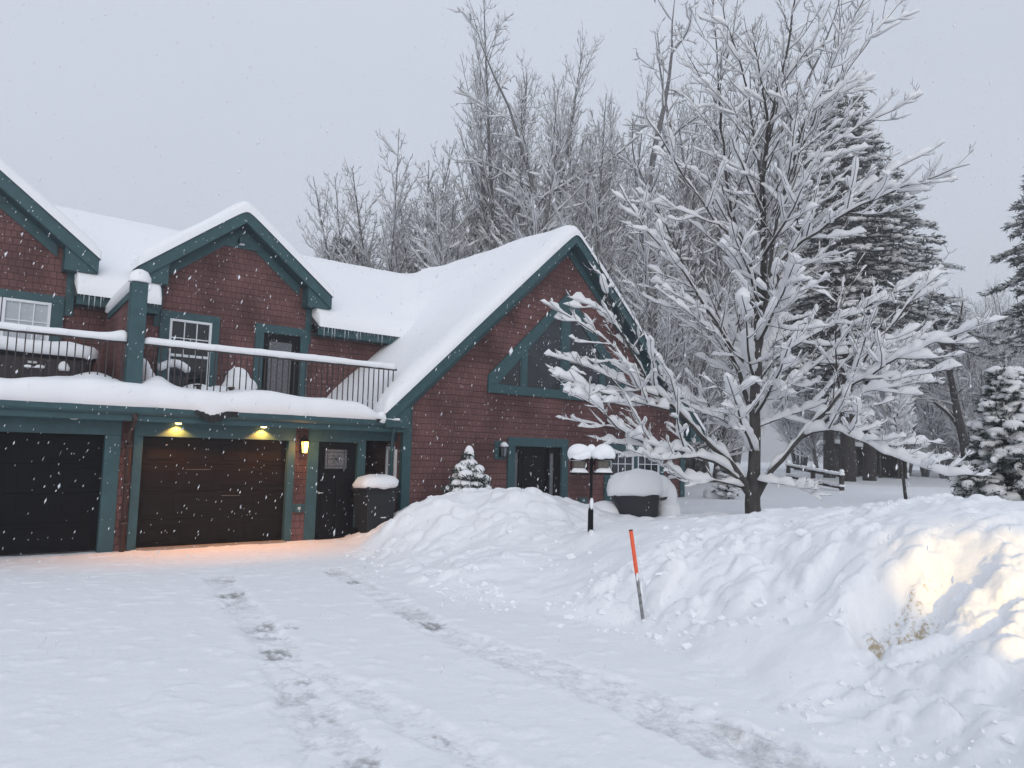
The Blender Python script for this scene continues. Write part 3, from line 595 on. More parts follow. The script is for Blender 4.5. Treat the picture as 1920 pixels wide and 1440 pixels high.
# upper storey: wall dormers, recessed eaves between them
UE = 5.10                                     # eave height
hb('upper_wall', M['shingle'], [(X0, 12.5, 18.0, 18.25, 2.4, UE - .18)])
MS = .62                                      # main roof slope
b = MB(); b.prism([(18.26,UE+MS*.66),(21.75,UE+MS*4.15),(26.5,UE+MS*4.15-MS*4.75),(26.5,UE+MS*4.15-MS*4.75-.12),(21.75,UE+MS*4.15-.12),(18.26,UE+MS*.66-.12)], 'x', X0, 14.0)
EAVES = [(X0, -1.18), (2.56, 4.20), (7.90, 13.0)]      # the wall dormers cut the eave
for a_, c_ in EAVES: b.prism([(17.6,UE),(18.262,UE+MS*.662),(18.262,UE+MS*.662-.12),(17.6,UE-.12)], 'x', a_, c_)
m_roof = b.build('main_roof', M['roofing'], house)
DA, DB, DW, DPZ, DSL = 6.0, .68, 2.27, 7.62, .78
def dormer(cx, hide=False):
    a = (cx, DPZ); tip = cx - DW
    r = gable_roof('dormer_roof', a, tip, DSL, 17.6, 21.9, 18.0)
    wl, wr = cx - 1.80, cx + 1.90
    def dz(x): return DPZ - DSL * abs(x - cx)
    b = MB(); b.prism([(wl,UE-.19),(wr,UE-.19),(wr,dz(wr)-.3),(cx,DPZ-.3),(wl,dz(wl)-.3)], 'y', 17.998, 18.2); b.build('dormer_wall', M['shingle'], house)
    hbs('dormer_side_wall', M['teal'], [(wl-.02,wl+.14,17.97,21.5,UE-.5,dz(wl)-.31),(wr-.14,wr+.02,17.97,21.5,UE-.5,dz(wr)-.31)])
    b = MB(); b.prism([(cx-.62,dz(cx-.62)-.4),(cx+.62,dz(cx+.62)-.4),(cx,DPZ-.4)], 'y', 17.95, 17.997); g = b.build('gable_infill', M['teal'], house)
    b = MB(); b.box(cx-.07,cx+.07,17.80,17.95,DPZ-.80,DPZ-.66); fl = b.build('floodlight', M['teal_d'], house); hb('lamp_lens', M['white'], [(cx-.055,cx+.055,17.82,17.94,DPZ-.825,DPZ-.801)], fl)
    return r
dormer(DA); dormer(DB)
def eave(x0, x1):
    e = hb('eave_fascia', M['teal'], [(x0, x1, 17.58, 17.62, UE - .28, UE - .02)], m_roof)
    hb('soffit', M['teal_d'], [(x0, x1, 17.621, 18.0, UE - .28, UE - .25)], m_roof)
    b = MB(); b.prism([(17.579,UE+.0),(17.579,UE-.10),(17.53,UE-.10),(17.49,UE-.06),(17.48,UE)], 'x', x0, x1); b.build('gutter', M['teal_d'], m_roof)
    x = x0 + .05; rr = np.random.default_rng(int(x0 * 10) + 50)
    while x < x1 - .05:
        l = .07 + .30 * rr.random() ** 2.2; r0 = .006 + .02 * l
        b = MB(); b.tube([(x,17.485,UE-.03),(x+.004,17.487,UE-.06-l*.5),(x,17.487,UE-.06-l)], [r0,r0*.7,.0015], 5); b.build('icicle', M['ice'], m_roof, smooth=True)
        x += .05 + .07 * rr.random()
eave(2.59, 3.20); eave(3.42, 4.18); eave(7.93, 10.6)
# upper windows and door
hbs('window_trim', M['teal'], [(4.31,4.52,17.94,18.01,2.9,4.82),(5.45,5.63,17.94,18.01,2.9,4.82),(4.31,5.63,17.94,18.01,4.82,4.99)], bevel=.006)
dh_window(4.52,5.45,3.16,4.82,17.985)
hbs('window_trim', M['teal'], [(2.20,2.43,17.94,18.01,2.9,4.82),(.3,2.43,17.94,18.01,4.82,4.99),(.3,.5,17.94,18.01,2.9,4.82)], bevel=.006)
dh_window(.5,1.34,3.16,4.82,17.985, glass=M['blind']); dh_window(1.36,2.20,3.16,4.82,17.985, glass=M['blind'])
hb('door_trim', M['teal'], [(6.49,6.70,17.94,18.01,2.7,4.76),(7.64,7.86,17.94,18.01,2.7,4.76),(6.49,7.86,17.94,18.01,4.76,4.97)], bevel=.006)
d = hb('door', M['black'], [(6.70,7.64,17.97,18.01,2.7,4.76)], label='black deck door with a tall patterned glass')
hb('pane', M['leaded'], [(6.84,7.42,17.955,17.969,2.95,4.56)], d)
# wing wall and deck post between the two units
b = MB(); b.prism([(15.05,2.5),(15.05,4.93),(17.95,4.66),(17.95,2.5)], 'x', 3.21, 3.33); b.build('wing_wall', M['shingle'], house)
b = MB(); b.prism([(15.05,4.80),(15.05,4.96),(17.6,4.72),(17.6,4.56)], 'x', 3.185, 3.355); b.build('wing_cap', M['teal'], house)
hb('deck_post', M['teal'], [(3.07,3.34,14.90,15.16,2.55,4.94)], bevel=.01)
hb('deck_floor', M['oldwood'], [(X0, 8.9, 14.8, 18.0, 2.50, 2.60)])
# railings
RZ = 3.83
def railing(x0, x1):
    b = MB(); b.box(x0, x1, 15.0, 15.06, RZ - .045, RZ); r = b.build('railing', M['iron'], house, .006)
    b = MB(); b.box(x0, x1, 15.01, 15.05, 2.72, 2.75); b.build('bottom_rail', M['iron'], r)
    for x in np.arange(x0 + .08, x1 - .02, .125):
        hb('baluster', M['iron'], [(x-.009, x+.009, 15.02, 15.04, 2.75, RZ - .046)], r)
    xs = np.arange(x0 + .01, x1, .05); b = MB(); rings = []
    for x in xs:
        e = min(1, (x - x0 + .02) / .1, (x1 - x + .02) / .1); up = .10 * math.exp(-((x - x0) / .25) ** 2) * (x0 > 3) * 0
        h = (.115 + .03 * float(vnoise(np.array(x*1.4), np.array(3.3))) + .012 * float(vnoise(np.array(x*7), np.array(1.3)))) * math.sqrt(max(e, .2)) + (.10 * math.exp(-((x1 - x) / .22) ** 2) if x1 < 3.2 else 0)
        w = .055 + .014 * float(vnoise(np.array(x*3), np.array(9.3)))
        rings.append([(x,15.03-w,RZ-.018+.012*float(vnoise(np.array(x*6),np.array(4.)))),(x,15.03-w*1.12,RZ+h*.45),(x,15.03-w*.7,RZ+h*.9),(x,15.03,RZ+h),(x,15.03+w*.7,RZ+h*.9),(x,15.03+w*1.12,RZ+h*.45),(x,15.03+w,RZ-.01)])
    b.loft(rings); b.build('rail_snow', M['snow'], r, smooth=True)
railing(-2.2, 3.07); railing(3.34, 8.75)

# ---- snow on the house
def roof_snow(name, xs, ys, zf, tf, parent, mat_=None, keep=None):
    """sheet of snow: top = zf + tf, closed down to zf at its rim"""
    X, Y = np.meshgrid(xs, ys, indexing='ij'); Z0 = zf(X, Y); T = tf(X, Y)
    n, m = X.shape; top = np.stack([X, Y, Z0 + T], -1).reshape(-1, 3); bot = np.stack([X, Y, Z0 - .01], -1).reshape(-1, 3)
    idx = np.arange(n * m).reshape(n, m); q = np.stack([idx[:-1,:-1], idx[1:,:-1], idx[1:,1:], idx[:-1,1:]], -1).reshape(-1, 4)
    if keep is not None: c = top[q].mean(1); q = q[keep(c[:, 0], c[:, 1])]
    e = np.concatenate([q[:, [k, (k + 1) % 4]] for k in range(4)]); key = np.sort(e, 1) @ np.array([n * m, 1]); u, first, cnt = np.unique(key, return_index=True, return_counts=True)
    be = e[first[cnt == 1]]; V = np.concatenate([top, bot]); qq = np.stack([be[:, 1], be[:, 0], be[:, 0] + n * m, be[:, 1] + n * m], -1); q = np.concatenate([q, qq])
    us, inv = np.unique(q, return_inverse=True)
    return fast(name, V[us], inv.reshape(q.shape), mat=mat_ or M['snow'], parent=parent)
def edgef(d, r=.25, lo=.35): 
    t = np.clip(d / r, 0, 1); return lo + (1 - lo) * np.sqrt(np.clip(1 - (1 - t) ** 2, 0, 1))
def dens(a, b, n, e0=.25): 
    t = np.linspace(0, 1, n); u = np.concatenate([[0, .006, .015, .03], t[1:-1] * .94 + .03, [.97, .985, .994, 1]]); return a + (b - a) * np.sort(u)
def g_z(X, Y):
    return PZ - SL * (np.sqrt((X - PX) ** 2 + .012) - .0)
MZ = lambda Y: UE + MS * (np.minimum(Y - 17.6, 4.15) - np.maximum(Y - 21.75, 0))
def valley(X, Y):                               # snow drifted smooth into the valley between the two roofs
    k = .95; dd = (PZ - SL * np.abs(X - PX)) - MZ(Y); h = np.clip(.5 + .5 * dd / k, 0, 1)
    return np.where(X < PX, np.clip(k * h * (1 - h) + np.where(dd > 0, -dd * (1 - h), dd * h), 0, 2), 0) * sstep(17.7, 19.0, Y)
def g_t(X, Y):
    d = np.minimum(np.minimum(X - TX, RX - X), Y - (YR - .02)) 
    t = .36 * edgef(d, .55, .34) + .08 * fbm(X * .7, Y * .7, 3, 5) * np.clip(d / .4, 0, 1) + .05 * fbm(X * 2 + 9, Y * 2, 2, 8) * np.exp(-d / .3) + .012 * fbm(X * 4, Y * 4, 2, 7)
    return np.maximum(t, .04) + valley(X, Y)
roof_snow('roof_snow', dens(TX - .03, RX + .03, 110), dens(YR - .045, 27, 120), g_z, g_t, g_roof)
def m_t(X, Y):
    d = Y - 17.5; t = .37 * edgef(d, .35, .42) + .05 * fbm(X * .6, Y * .6, 3, 15) + .012 * fbm(X * 4, Y * 4, 2, 17)
    ridge = -.10 * np.exp(-((Y - 21.75) / .5) ** 2)
    return t + ridge + valley(X, Y)
roof_snow('roof_snow', np.arange(X0, 14, .06), np.concatenate([np.linspace(17.47, 17.7, 8), np.linspace(17.75, 18.26, 8), np.linspace(18.33, 26.4, 66)]), lambda X, Y: MZ(Y), m_t, m_roof,
          keep=lambda x, y: (y > 18.2) | ((x < EAVES[0][1]) | ((x > EAVES[1][0]) & (x < EAVES[1][1])) | (x > EAVES[2][0])))
for o_ in [o for o in house.children if o.name.startswith('dormer_roof')]:
    cx = DA if o_.name == 'dormer_roof' else DB
    def dt(X, Y, cx=cx):
        d = np.minimum(np.minimum(X - cx + DW, cx + DW - X), Y - 17.57)
        return np.maximum(.33 * edgef(d, .45, .5) + .04 * fbm(X * .8, Y * .8, 3, 25) * np.clip(d / .3, 0, 1) + .01 * fbm(X * 4, Y * 4, 2, 27), .03)
    roof_snow('roof_snow', dens(cx - DW - .03, cx + DW + .03, 60), dens(17.56, 21.9, 50), lambda X, Y, cx=cx: DPZ - DSL * np.sqrt((X - cx) ** 2 + .008), dt, o_)
# deck snow with its bulging front edge
def deck_snow():
    xs = np.arange(X0, 8.62, .05); prof = [(-.02, 0), (-.075, .06), (-.095, .16), (-.08, .27), (-.03, .36), (.06, .405), (.2, .425), (.4, .43), (.7, .42), (1.1, .44), (1.6, .45), (2.2, .46), (2.9, .5), (3.37, .55)]
    V = []; n = len(prof)
    for x in xs:
        k = 1 - .80 * float(sstep(7.55, 8.35, np.array(x))); nz = float(fbm(np.array(x * .9), np.array(2.2), 3, 33)); nf = float(fbm(np.array(x * 2.3), np.array(7.2), 3, 35))
        sag = .13 * math.exp(-((x - 4.55) / .2) ** 2)
        for j, (dy, dz) in enumerate(prof):
            nn = float(fbm(np.array(x * 1.2), np.array(dy * 1.5), 3, 41)) * (.10 if dy > .3 else .04)
            hump = .22 * math.exp(-((x - 3.62) / .22) ** 2 - ((dy - .45) / .25) ** 2) + .16 * math.exp(-((x - 2.75) / .35) ** 2 - ((dy - .7) / .3) ** 2)
            z = 2.612 + dz * k * (1 + .22 * nz) + nn * k * (dz > .1) + hump
            if dz < .12: z -= sag * (1 if dz == 0 else .6)
            dip = -.06 * math.exp(-((x - 3.2) / .14) ** 2) * (1 if .1 < dy < .5 else 0)
            V.append((x, 14.62 + dy - .03 * nf * (dy < .1) , z + dip))
    m = len(xs); idx = np.arange(m * n).reshape(m, n)
    q = np.stack([idx[:-1,:-1], idx[:-1,1:], idx[1:,1:], idx[1:,:-1]], -1)[..., ::-1].reshape(-1, 4)
    fast('deck_snow', V, q, mat=M['snow'], parent=house)
deck_snow()
def icos(sub):
    import bmesh
    bm = bmesh.new(); bmesh.ops.create_icosphere(bm, subdivisions=sub, radius=1); v = np.array([p.co[:] for p in bm.verts]); f = np.array([[q.index for q in g.verts] for g in bm.faces]); bm.free(); return v, f
ICO1, ICO2, ICO3 = icos(1), icos(2), icos(3)
def blobs(P, S, ico=ICO2, jit=.18, seed=0, flat=None):
    """lumps of snow: (V, T)"""
    P = np.asarray(P, float); S = np.asarray(S, float); S = S if S.ndim == 2 else np.repeat(S[:, None], 3, 1)
    r = np.random.default_rng(seed); v, f = ico; n = len(P)
    if jit: 
        w = r.normal(size=(n, 3, 3)); w /= np.linalg.norm(w, axis=2)[:, :, None]
        rad = 1 + jit * .6 * np.sin(np.einsum('nki,vi->nvk', w * np.array([1.7, 2.6, 3.9])[None, :, None], v) + r.random((n, 1, 3)) * 6).sum(2)
    else: rad = np.ones((n, len(v)))
    vv = v[None] * rad[:, :, None]
    if flat is not None: vv[:, :, 2] = np.maximum(vv[:, :, 2], -flat)
    V = P[:, None] + vv * S[:, None]
    T = (f[None] + (np.arange(n) * len(v))[:, None, None]).reshape(-1, 3)
    return V.reshape(-1, 3), T
b = MB(); rings = []
for y, h in ((15.02,.0),(15.04,.20),(15.12,.26),(15.6,.27),(16.4,.28),(17.2,.28),(17.5,.26),(17.58,.12),(17.6,0)):
    z0 = 4.96 - (y - 15.05) * .094; rings.append([(3.17,y,z0-.02),(3.13,y,z0+h*.45),(3.18,y,z0+h*.88),(3.27,y,z0+h+.005),(3.36,y,z0+h*.88),(3.41,y,z0+h*.45),(3.37,y,z0-.02)])
b.loft(rings); b.build('wing_snow', M['snow'], house, smooth=True)
v, t = blobs([(3.205,15.03,4.97)], [(.19,.18,.24)], ICO3, .04, 5, flat=.12); fast('post_snow', v, T=t, mat=M['snow'], parent=house)
v, t = blobs(*clods(), ICO1, .55, 12); tag(fast('snow_clods', v, T=t, mat=M['snow'], smooth=False), kind='stuff')
v, t = blobs([(8.22,14.66,2.66),(8.40,14.72,2.72),(8.5,14.9,2.9)], [(.16,.1,.13),(.16,.14,.16),(.25,.2,.25)], ICO3, .15, 6); fast('gutter_snow', v, T=t, mat=M['snow'], parent=house)
# ---------------------------------------------------------------- things on the deck and in the yard
def superring(cx, cy, a, b, z, n=28, p=3.2, rot=0):
    out = []
    for k in range(n):
        t = 2 * math.pi * k / n; c, s = math.cos(t), math.sin(t)
        x = a * math.copysign(abs(c) ** (2 / p), c); y = b * math.copysign(abs(s) ** (2 / p), s)
        out.append((cx + x * math.cos(rot) - y * math.sin(rot), cy + x * math.sin(rot) + y * math.cos(rot), z))
    return out
def rough(rings, amp, s=3.0, seed=0):
    return [[(p[0] + amp * float(vnoise(np.array(p[1]*s), np.array(p[2]*s*1.7 + 3), seed)), p[1] + amp * float(vnoise(np.array(p[0]*s), np.array(p[2]*s*1.7 + 8), seed)), p[2] + amp * .8 * float(vnoise(np.array(p[0]*s + 2), np.array(p[1]*s + 5), seed))) for p in r] for r in rings]
# hot tub
tb = atY(186, 640, 16.0); tx1 = tb[0]; tx0 = tx1 - 2.25
tub = thing('hot_tub', ((tx0+tx1)/2, 17.0, 2.6), 'dark panelled hot tub under a thick slab of snow on the deck', 'hot tub')
cxy = ((tx0+tx1)/2, 17.05)
b = MB(); b.loft([superring(*cxy, 1.09, .98, 2.62, 40, 9), superring(*cxy, 1.12, 1.01, 3.46, 40, 9), superring(*cxy, 1.12, 1.01, 3.49, 40, 9)]); b.build('tub_shell', M['tub'], tub, smooth=False)
b = MB(); b.loft([superring(*cxy, 1.15, 1.04, 3.492, 40, 9), superring(*cxy, 1.15, 1.04, 3.56, 40, 9)]); b.build('tub_cover', M['black'], tub)
b = MB()
for k in range(12): xx = tx0 + .12 + k * .183; b.box(xx, xx + .012, 16.03, 16.045, 2.65, 3.42)
b.build('panel_batten', M['iron'], tub)
b = MB(); b.loft(rough([superring(*cxy, 1.13, 1.02, 3.565, 48, 9), superring(*cxy, 1.20, 1.08, 3.60, 48, 8), superring(*cxy, 1.20, 1.08, 3.72, 48, 7), superring(*cxy, 1.13, 1.01, 3.80, 48, 6), superring(*cxy, .9, .8, 3.83, 48, 5), superring(*cxy, .3, .3, 3.85, 48, 4)], .09, 3, 6)); b.build('tub_snow', M['snow'], tub, smooth=True)
v, t = blobs([(tx1-.55,16.02,3.33),(tx1-.95,16.02,3.31),(tx1-1.1,16.02,3.30),(tx1-2.0,16.02,3.33)], [(.10,.06,.11),(.09,.05,.04),(.07,.05,.03),(.12,.05,.03)], ICO2, .25, 8, flat=.5); fast('snow_clump', v, T=t, mat=M['snow'], parent=tub)
hb('control_panel', M['num'], [(tx1-1.12, tx1-.98, 16.015, 16.03, 3.37, 3.41)], tub)
# deck chairs buried in snow
def chair(px, py, w, label, Y=16.3, back=True):
    c = atY(px, py, Y); g = 'snow-buried chairs on the deck'
    o = thing('deck_chair', (c[0], Y, 2.6), label, 'chair', g); x = c[0]
    for sx in (-1, 1):
        b = MB(); b.box(x+sx*w*.5-.03, x+sx*w*.5+.03, Y-.35, Y-.29, 2.6, 3.16); b.build('leg', M['iron'], o, .006)
        b = MB(); b.box(x+sx*w*.5-.03, x+sx*w*.5+.03, Y+.25, Y+.31, 2.6, 3.12); b.build('leg', M['iron'], o, .006)
        b = MB(); b.box(x+sx*w*.5-.05, x+sx*w*.5+.05, Y-.40, Y+.34, 3.165, 3.20); b.build('armrest', M['iron'], o, .008)
    hb('seat', M['iron'], [(x-w*.5+.035, x+w*.5-.035, Y-.36, Y+.24, 2.98, 3.02)], o, .008)
    b = MB()
    pts = [(x - w*.42 + w*.84*k/8, Y + .36 + .03*math.sin(k), 3.02 + .50 + .10 * math.sin(math.pi * k / 8)) for k in range(9)]
    b.tube(pts, .022, 6); b.tube([(x-w*.42,Y+.28,3.02),pts[0]], .022, 6); b.tube([(x+w*.42,Y+.28,3.02),pts[-1]], .022, 6)
    for k in (2, 4, 6): b.tube([(pts[k][0],Y+.29,3.02),pts[k]], .014, 5)
    b.build('backrest', M['iron'], o)
    if back:      # rounded right over
        P = [(x, Y, 3.18), (x - .03, Y+.10, 3.36), (x - w*.75, Y, 2.98), (x + w*.75, Y, 2.96), (x + w*1.15, Y, 2.88), (x - w*1.1, Y, 2.88)]; S = [(w*.62,.40,.34),(w*.44,.32,.30),(w*.55,.42,.26),(w*.6,.42,.25),(w*.5,.4,.2),(w*.5,.4,.18)]
    else:         # the hooped back stands clear of the snow on the seat
        P = [(x - w*.4, Y, 3.02), (x + w*.62, Y, 3.05), (x + w*1.05, Y, 3.0), (x, Y-.1, 2.96)]; S = [(w*.38,.36,.16),(w*.5,.38,.20),(w*.5,.38,.17),(w*.5,.38,.14)]
        for k in range(17): q_ = np.array(pts[0]) * 0 + [np.interp(k / 2, range(9), [p[c_] for p in pts]) for c_ in range(3)]; P.append(tuple(q_ + (0, 0, .05))); S.append((w*.12, .09, .085))
    v, t = blobs(P, S, ICO3, .05, int(px)); fast('chair_snow', v, T=t, mat=M['snow'], parent=o)
chair(335, 700, .62, 'deck chair with an open hooped back rising from snow before the white deck window', back=False)
chair(452, 705, .60, 'deck chair rounded over by snow between the deck window and the deck door')
chair(272, 696, .34, 'deck chair under a peaked snow heap just right of the teal deck post', Y=16.1)
# wheeled bin
bx = atY(704, 930, 14.72)[0]; bz = 1.27
bin_ = thing('wheeled_bin', (bx, 14.75, 0), 'dark grey wheeled bin with a loaf of snow on its lid beside the service door', 'rubbish bin')
b = MB(); R4 = lambda w, dpt, z: [(bx-w,14.75-dpt,z),(bx+w,14.75-dpt,z),(bx+w,14.75+dpt,z),(bx-w,14.75+dpt,z)]
b.loft([R4(.29,.27,.05),R4(.36,.33,1.02),R4(.385,.36,1.03),R4(.385,.36,1.08)]); b.build('bin_body', M['bin'], bin_, .012)
b = MB(); b.loft([R4(.395,.38,1.085),R4(.395,.385,1.12),R4(.35,.33,1.17)]); b.build('bin_lid', M['bin'], bin_, .012)
b = MB(); b.tube([(bx-.02,14.415,.50),(bx+.11,14.415,.50)], .012, 6); b.build('lift_bar', M['white'], bin_)
for s in (-1, 1):
    b = MB(); b.tube([(bx+s*.30,14.98,.13),(bx+s*.37,14.98,.13)], .13, 14); b.build('wheel', M['black'], bin_)
b = MB(); b.loft(rough([superring(bx,14.74,.40,.37,1.13,28,4),superring(bx,14.73,.43,.41,1.19,28,3.6),superring(bx,14.73,.43,.41,1.29,28,3.4),superring(bx+.01,14.73,.36,.34,1.37,28,3),superring(bx+.02,14.73,.16,.15,1.405,28,2.5)], .06, 6, 5)); b.build('lid_snow', M['snow'], bin_, smooth=True)
# dwarf conifer by the wall
def needles_on(P, N_, ln, wd, seed, up=.3):
    r = np.random.default_rng(seed); P = np.asarray(P); k = len(P)
    d = r.normal(size=(k, 3)); d[:, 2] += up; d += N_; d /= np.linalg.norm(d, axis=1)[:, None]
    s = np.cross(d, r.normal(size=(k, 3))); s /= np.linalg.norm(s, axis=1)[:, None]
    l = ln * (.6 + .8 * r.random((k, 1)))
    V = np.stack([P - s * wd, P + s * wd, P + d * l], 1).reshape(-1, 3); T = np.arange(k * 3).reshape(-1, 3); return V, T
sc = atD(876, 938, 16.6); sz = sc[2] - .27
shrub = thing('dwarf_conifer', (sc[0], sc[1], sz), 'small cone shaped evergreen loaded with lumps of snow against the gable wall', 'shrub')
r_ = np.random.default_rng(12); P, S = [], []
def rotv(p): return (sc[0] + p[0] * .78 + p[1] * .63, sc[1] - p[0] * .63 + p[1] * .78, sz + p[2])
lump = [(0,0,1.28,.13,.24),(.0,0,1.05,.22,.22),(-.12,-.1,.93,.2,.18),(.17,-.05,.92,.19,.2),(.22,-.1,.78,.16,.17),(-.02,-.2,.82,.2,.15),(0,-.15,.62,.30,.17),(-.22,-.12,.60,.20,.15),(-.38,-.05,.5,.15,.13),(.2,-.15,.6,.2,.14),(.42,-.05,.5,.14,.2),(.45,-.1,.36,.12,.16),(-.15,-.28,.45,.2,.13),(.05,-.3,.38,.18,.16),(.25,-.28,.35,.15,.13),(-.33,-.2,.34,.15,.13),(.3,.2,.7,.2,.2),(-.2,.2,.75,.2,.2)]
for x, y, z, a, h in lump: P.append(rotv((x, y, z))); S.append((a * .86, a * .86, h * .72))
v, t = blobs(P, S, ICO3, .16, 3); fast('snow', v, T=t, mat=M['snow'], parent=shrub)
q = r_.normal(size=(9000, 3)); q /= np.linalg.norm(q, axis=1)[:, None]; ii = r_.integers(0, len(P), 9000)
Pn = np.array(P)[ii] + q * np.array(S)[ii] * np.array([1.1, 1.1, 1.0]); Pn = Pn[q[:, 2] < .05]; 
cq = r_.random((2500, 3)); th = cq[:, 0] * 6.28; zz = cq[:, 1]; rr = .42 * (1 - zz * .75) * np.sqrt(cq[:, 2]); Pc = np.array([rotv(p) for p in np.c_[rr * np.cos(th), rr * np.sin(th), .05 + zz * 1.1]])
Pn = np.concatenate([Pn, Pc]); v, t = needles_on(Pn, 0, .10, .017, 4); fast('foliage', v, T=t, mat=M['spruce'], parent=shrub, smooth=False)
b = MB(); b.tube([(sc[0], sc[1], sz - .3), (sc[0], sc[1], sz + 1.1)], [.04, .01], 6); b.build('trunk', M['bark'], shrub)
# bird feeder pole
fb_ = atD(1107, 998, 11.5); ft = atD(1108, 846, 11.5); gzv = fb_[2]
pole = thing('feeder_pole', (fb_[0], fb_[1], gzv), 'black feeder pole with a crossarm standing in front of the gable house', 'pole')
rdir = np.array([.78, -.63, 0]); fwd_ = np.array([.63, .78, 0])
b = MB(); top = np.array([fb_[0], fb_[1], ft[2]]); b.tube([(fb_[0], fb_[1], gzv - .3), top], .024, 8); b.tube([top + (0, 0, -.02), top + (0, 0, .05)], .034, 8); b.build('post', M['black'], pole)
b = MB(); b.tube([top - rdir * .26 + (0,0,-.03), top - rdir * .22 + (0,0,.0), top + rdir * .02, top + rdir * .2 + (0,0,-.005), top + rdir * .25 + (0,0,-.04)], .011, 6); b.tube([top + (0,0,-.28), top + rdir*.06 + (0,0,-.1), top + rdir*.12 + (0,0,-.06)], .01, 5); b.build('crossarm', M['black'], pole)
b = MB(); b.loft([superring(fb_[0], fb_[1], .045, .045, gzv - .05, 12, 2), superring(fb_[0], fb_[1], .042, .042, gzv + .32, 12, 2), superring(fb_[0], fb_[1], .02, .02, gzv + .40, 12, 2)]); b.build('ground_sleeve', M['black'], pole, smooth=True)
v, t = blobs([top + (0,0,.04), (fb_[0]-.01, fb_[1]-.03, gzv + .43)], [(.075,.065,.07),(.03,.03,.09)], ICO2, .12, 7); fast('snow', v, T=t, mat=M['snow'], parent=pole)
def feeder(px, label, side):
    c = atD(px, 862, 11.5); o = thing('bird_feeder', c, label, 'bird feeder', 'bird feeders on the pole')
    ux = np.array([.78, -.63, 0]); uy = np.array([.63, .78, 0])
    def bx_(w, d_, z): return [c + ux*sx*w + uy*sy*d_ + (0,0,z) for sx, sy in ((-1,-1),(1,-1),(1,1),(-1,1))]
    b = MB(); b.loft([bx_(.15,.12,-.01), bx_(.14,.11,.015), bx_(.03,.03,.075)]); b.build('feeder_roof', M['black'], o)
    b = MB(); b.loft([bx_(.075,.06,-.19), bx_(.085,.07,-.012)]); b.build('seed_hopper', M['seed'], o)
    b = MB(); 
    for sx in (-1, 1):
        for sy in (-1, 1): p = c + ux*sx*.12 + uy*sy*.085; b.tube([p + (0,0,-.2), p + (0,0,-.01)], .006, 5)
    b.build('corner_wire', M['black'], o)
    b = MB(); b.loft([bx_(.14,.11,-.225), bx_(.14,.11,-.195)]); b.build('tray', M['black'], o)
    v, t = blobs([c + (0,0,.115), c + ux*side*.05 + (0,0,.07), c - ux*side*.04 + (0,0,.07)], [(.17,.16,.13),(.12,.14,.12),(.15,.15,.11)], ICO3, .07, int(px), flat=.72); fast('roof_snow', v, T=t, mat=M['snow'], parent=o)
    b = MB(); b.loft([bx_(.135,.10,-.193), bx_(.10,.08,-.15)[:1] + bx_(.12,.09,-.165)[1:], [c - ux*side*(-.03) + (0,0,-.07) + q for q in (ux*.02-uy*.02, ux*.04-uy*.02, ux*.04+uy*.02, ux*.02+uy*.02)]]); b.build('tray_snow', M['snow'], o, smooth=True)
feeder(1086, 'snow capped bird feeder on the front door side of the black pole', -1); feeder(1131, 'snow capped bird feeder on the grill side of the black pole', 1)
# covered grill
gc = atD(1193, 968, 15.6); gd = np.array([gc[0], gc[1]]) / np.hypot(gc[0], gc[1]); gr_rot = math.atan2(-gd[0], gd[1]) + .12
grill = thing('covered_grill', (gc[0], gc[1], gc[2] - .45), 'barbecue under a black cover, domed with snow, before the white window', 'grill')
b = MB(); z0 = gc[2]; dxu = np.array([math.cos(gr_rot), math.sin(gr_rot)])
def gr(w, d_, z, sh, p=4): return superring(gc[0] + dxu[0]*sh, gc[1] + dxu[1]*sh, w, d_, z, 36, p, gr_rot)
b.loft([gr(.36,.26,z0-.45,.06), gr(.385,.28,z0-.05,.05), gr(.43,.30,z0+.18,.0), gr(.50,.32,z0+.42,-.05), gr(.53,.34,z0+.52,-.05), gr(.45,.28,z0+.62,-.05)]); b.build('cover', M['cover'], grill, smooth=True)
b = MB(); b.loft(rough([gr(.53,.35,z0+.44,-.045,3), gr(.555,.38,z0+.49,-.04,3), gr(.57,.40,z0+.60,-.03,2.8), gr(.54,.38,z0+.74,-.02,2.6), gr(.44,.32,z0+.86,.0,2.4), gr(.28,.2,z0+.93,.02,2.2), gr(.08,.06,z0+.955,.03,2)], .10, 5, 3)); b.build('cover_snow', M['snow'], grill, smooth=True)
pr = lambda s, f, z: (gc[0] + dxu[0]*s - dxu[1]*f, gc[1] + dxu[1]*s + dxu[0]*f, z0 + z)
v, t = blobs([pr(.64,.0,.10), pr(.58,-.02,.42), pr(.68,.1,-.06), pr(.50,.02,.62)], [(.19,.28,.36),(.13,.28,.30),(.28,.34,.25),(.18,.26,.22)], ICO3, .06, 21); fast('draped_snow', v, T=t, mat=M['snow'], parent=grill)
b = MB(); b.add([pr(.40,-.36,.40),pr(.58,-.33,.43),pr(.55,-.33,.37),pr(.44,-.36,.34),pr(.40,-.34,.40),pr(.58,-.31,.43),pr(.55,-.31,.37),pr(.44,-.34,.34)],[(0,1,2,3),(7,6,5,4),(0,4,5,1),(2,6,7,3),(1,5,6,2),(0,3,7,4)]); b.build('cover_flap', M['cover'], grill)
v, t = blobs([pr(-.62,.1,.02), pr(-.9,.15,-.08)], [(.36,.4,.26),(.4,.4,.2)], ICO3, .06, 22); fast('snow_heap', v, T=t, mat=M['snow'], origin=pr(-.62,.1,-.2)); tag(bpy.data.objects['snow_heap'], kind='structure')
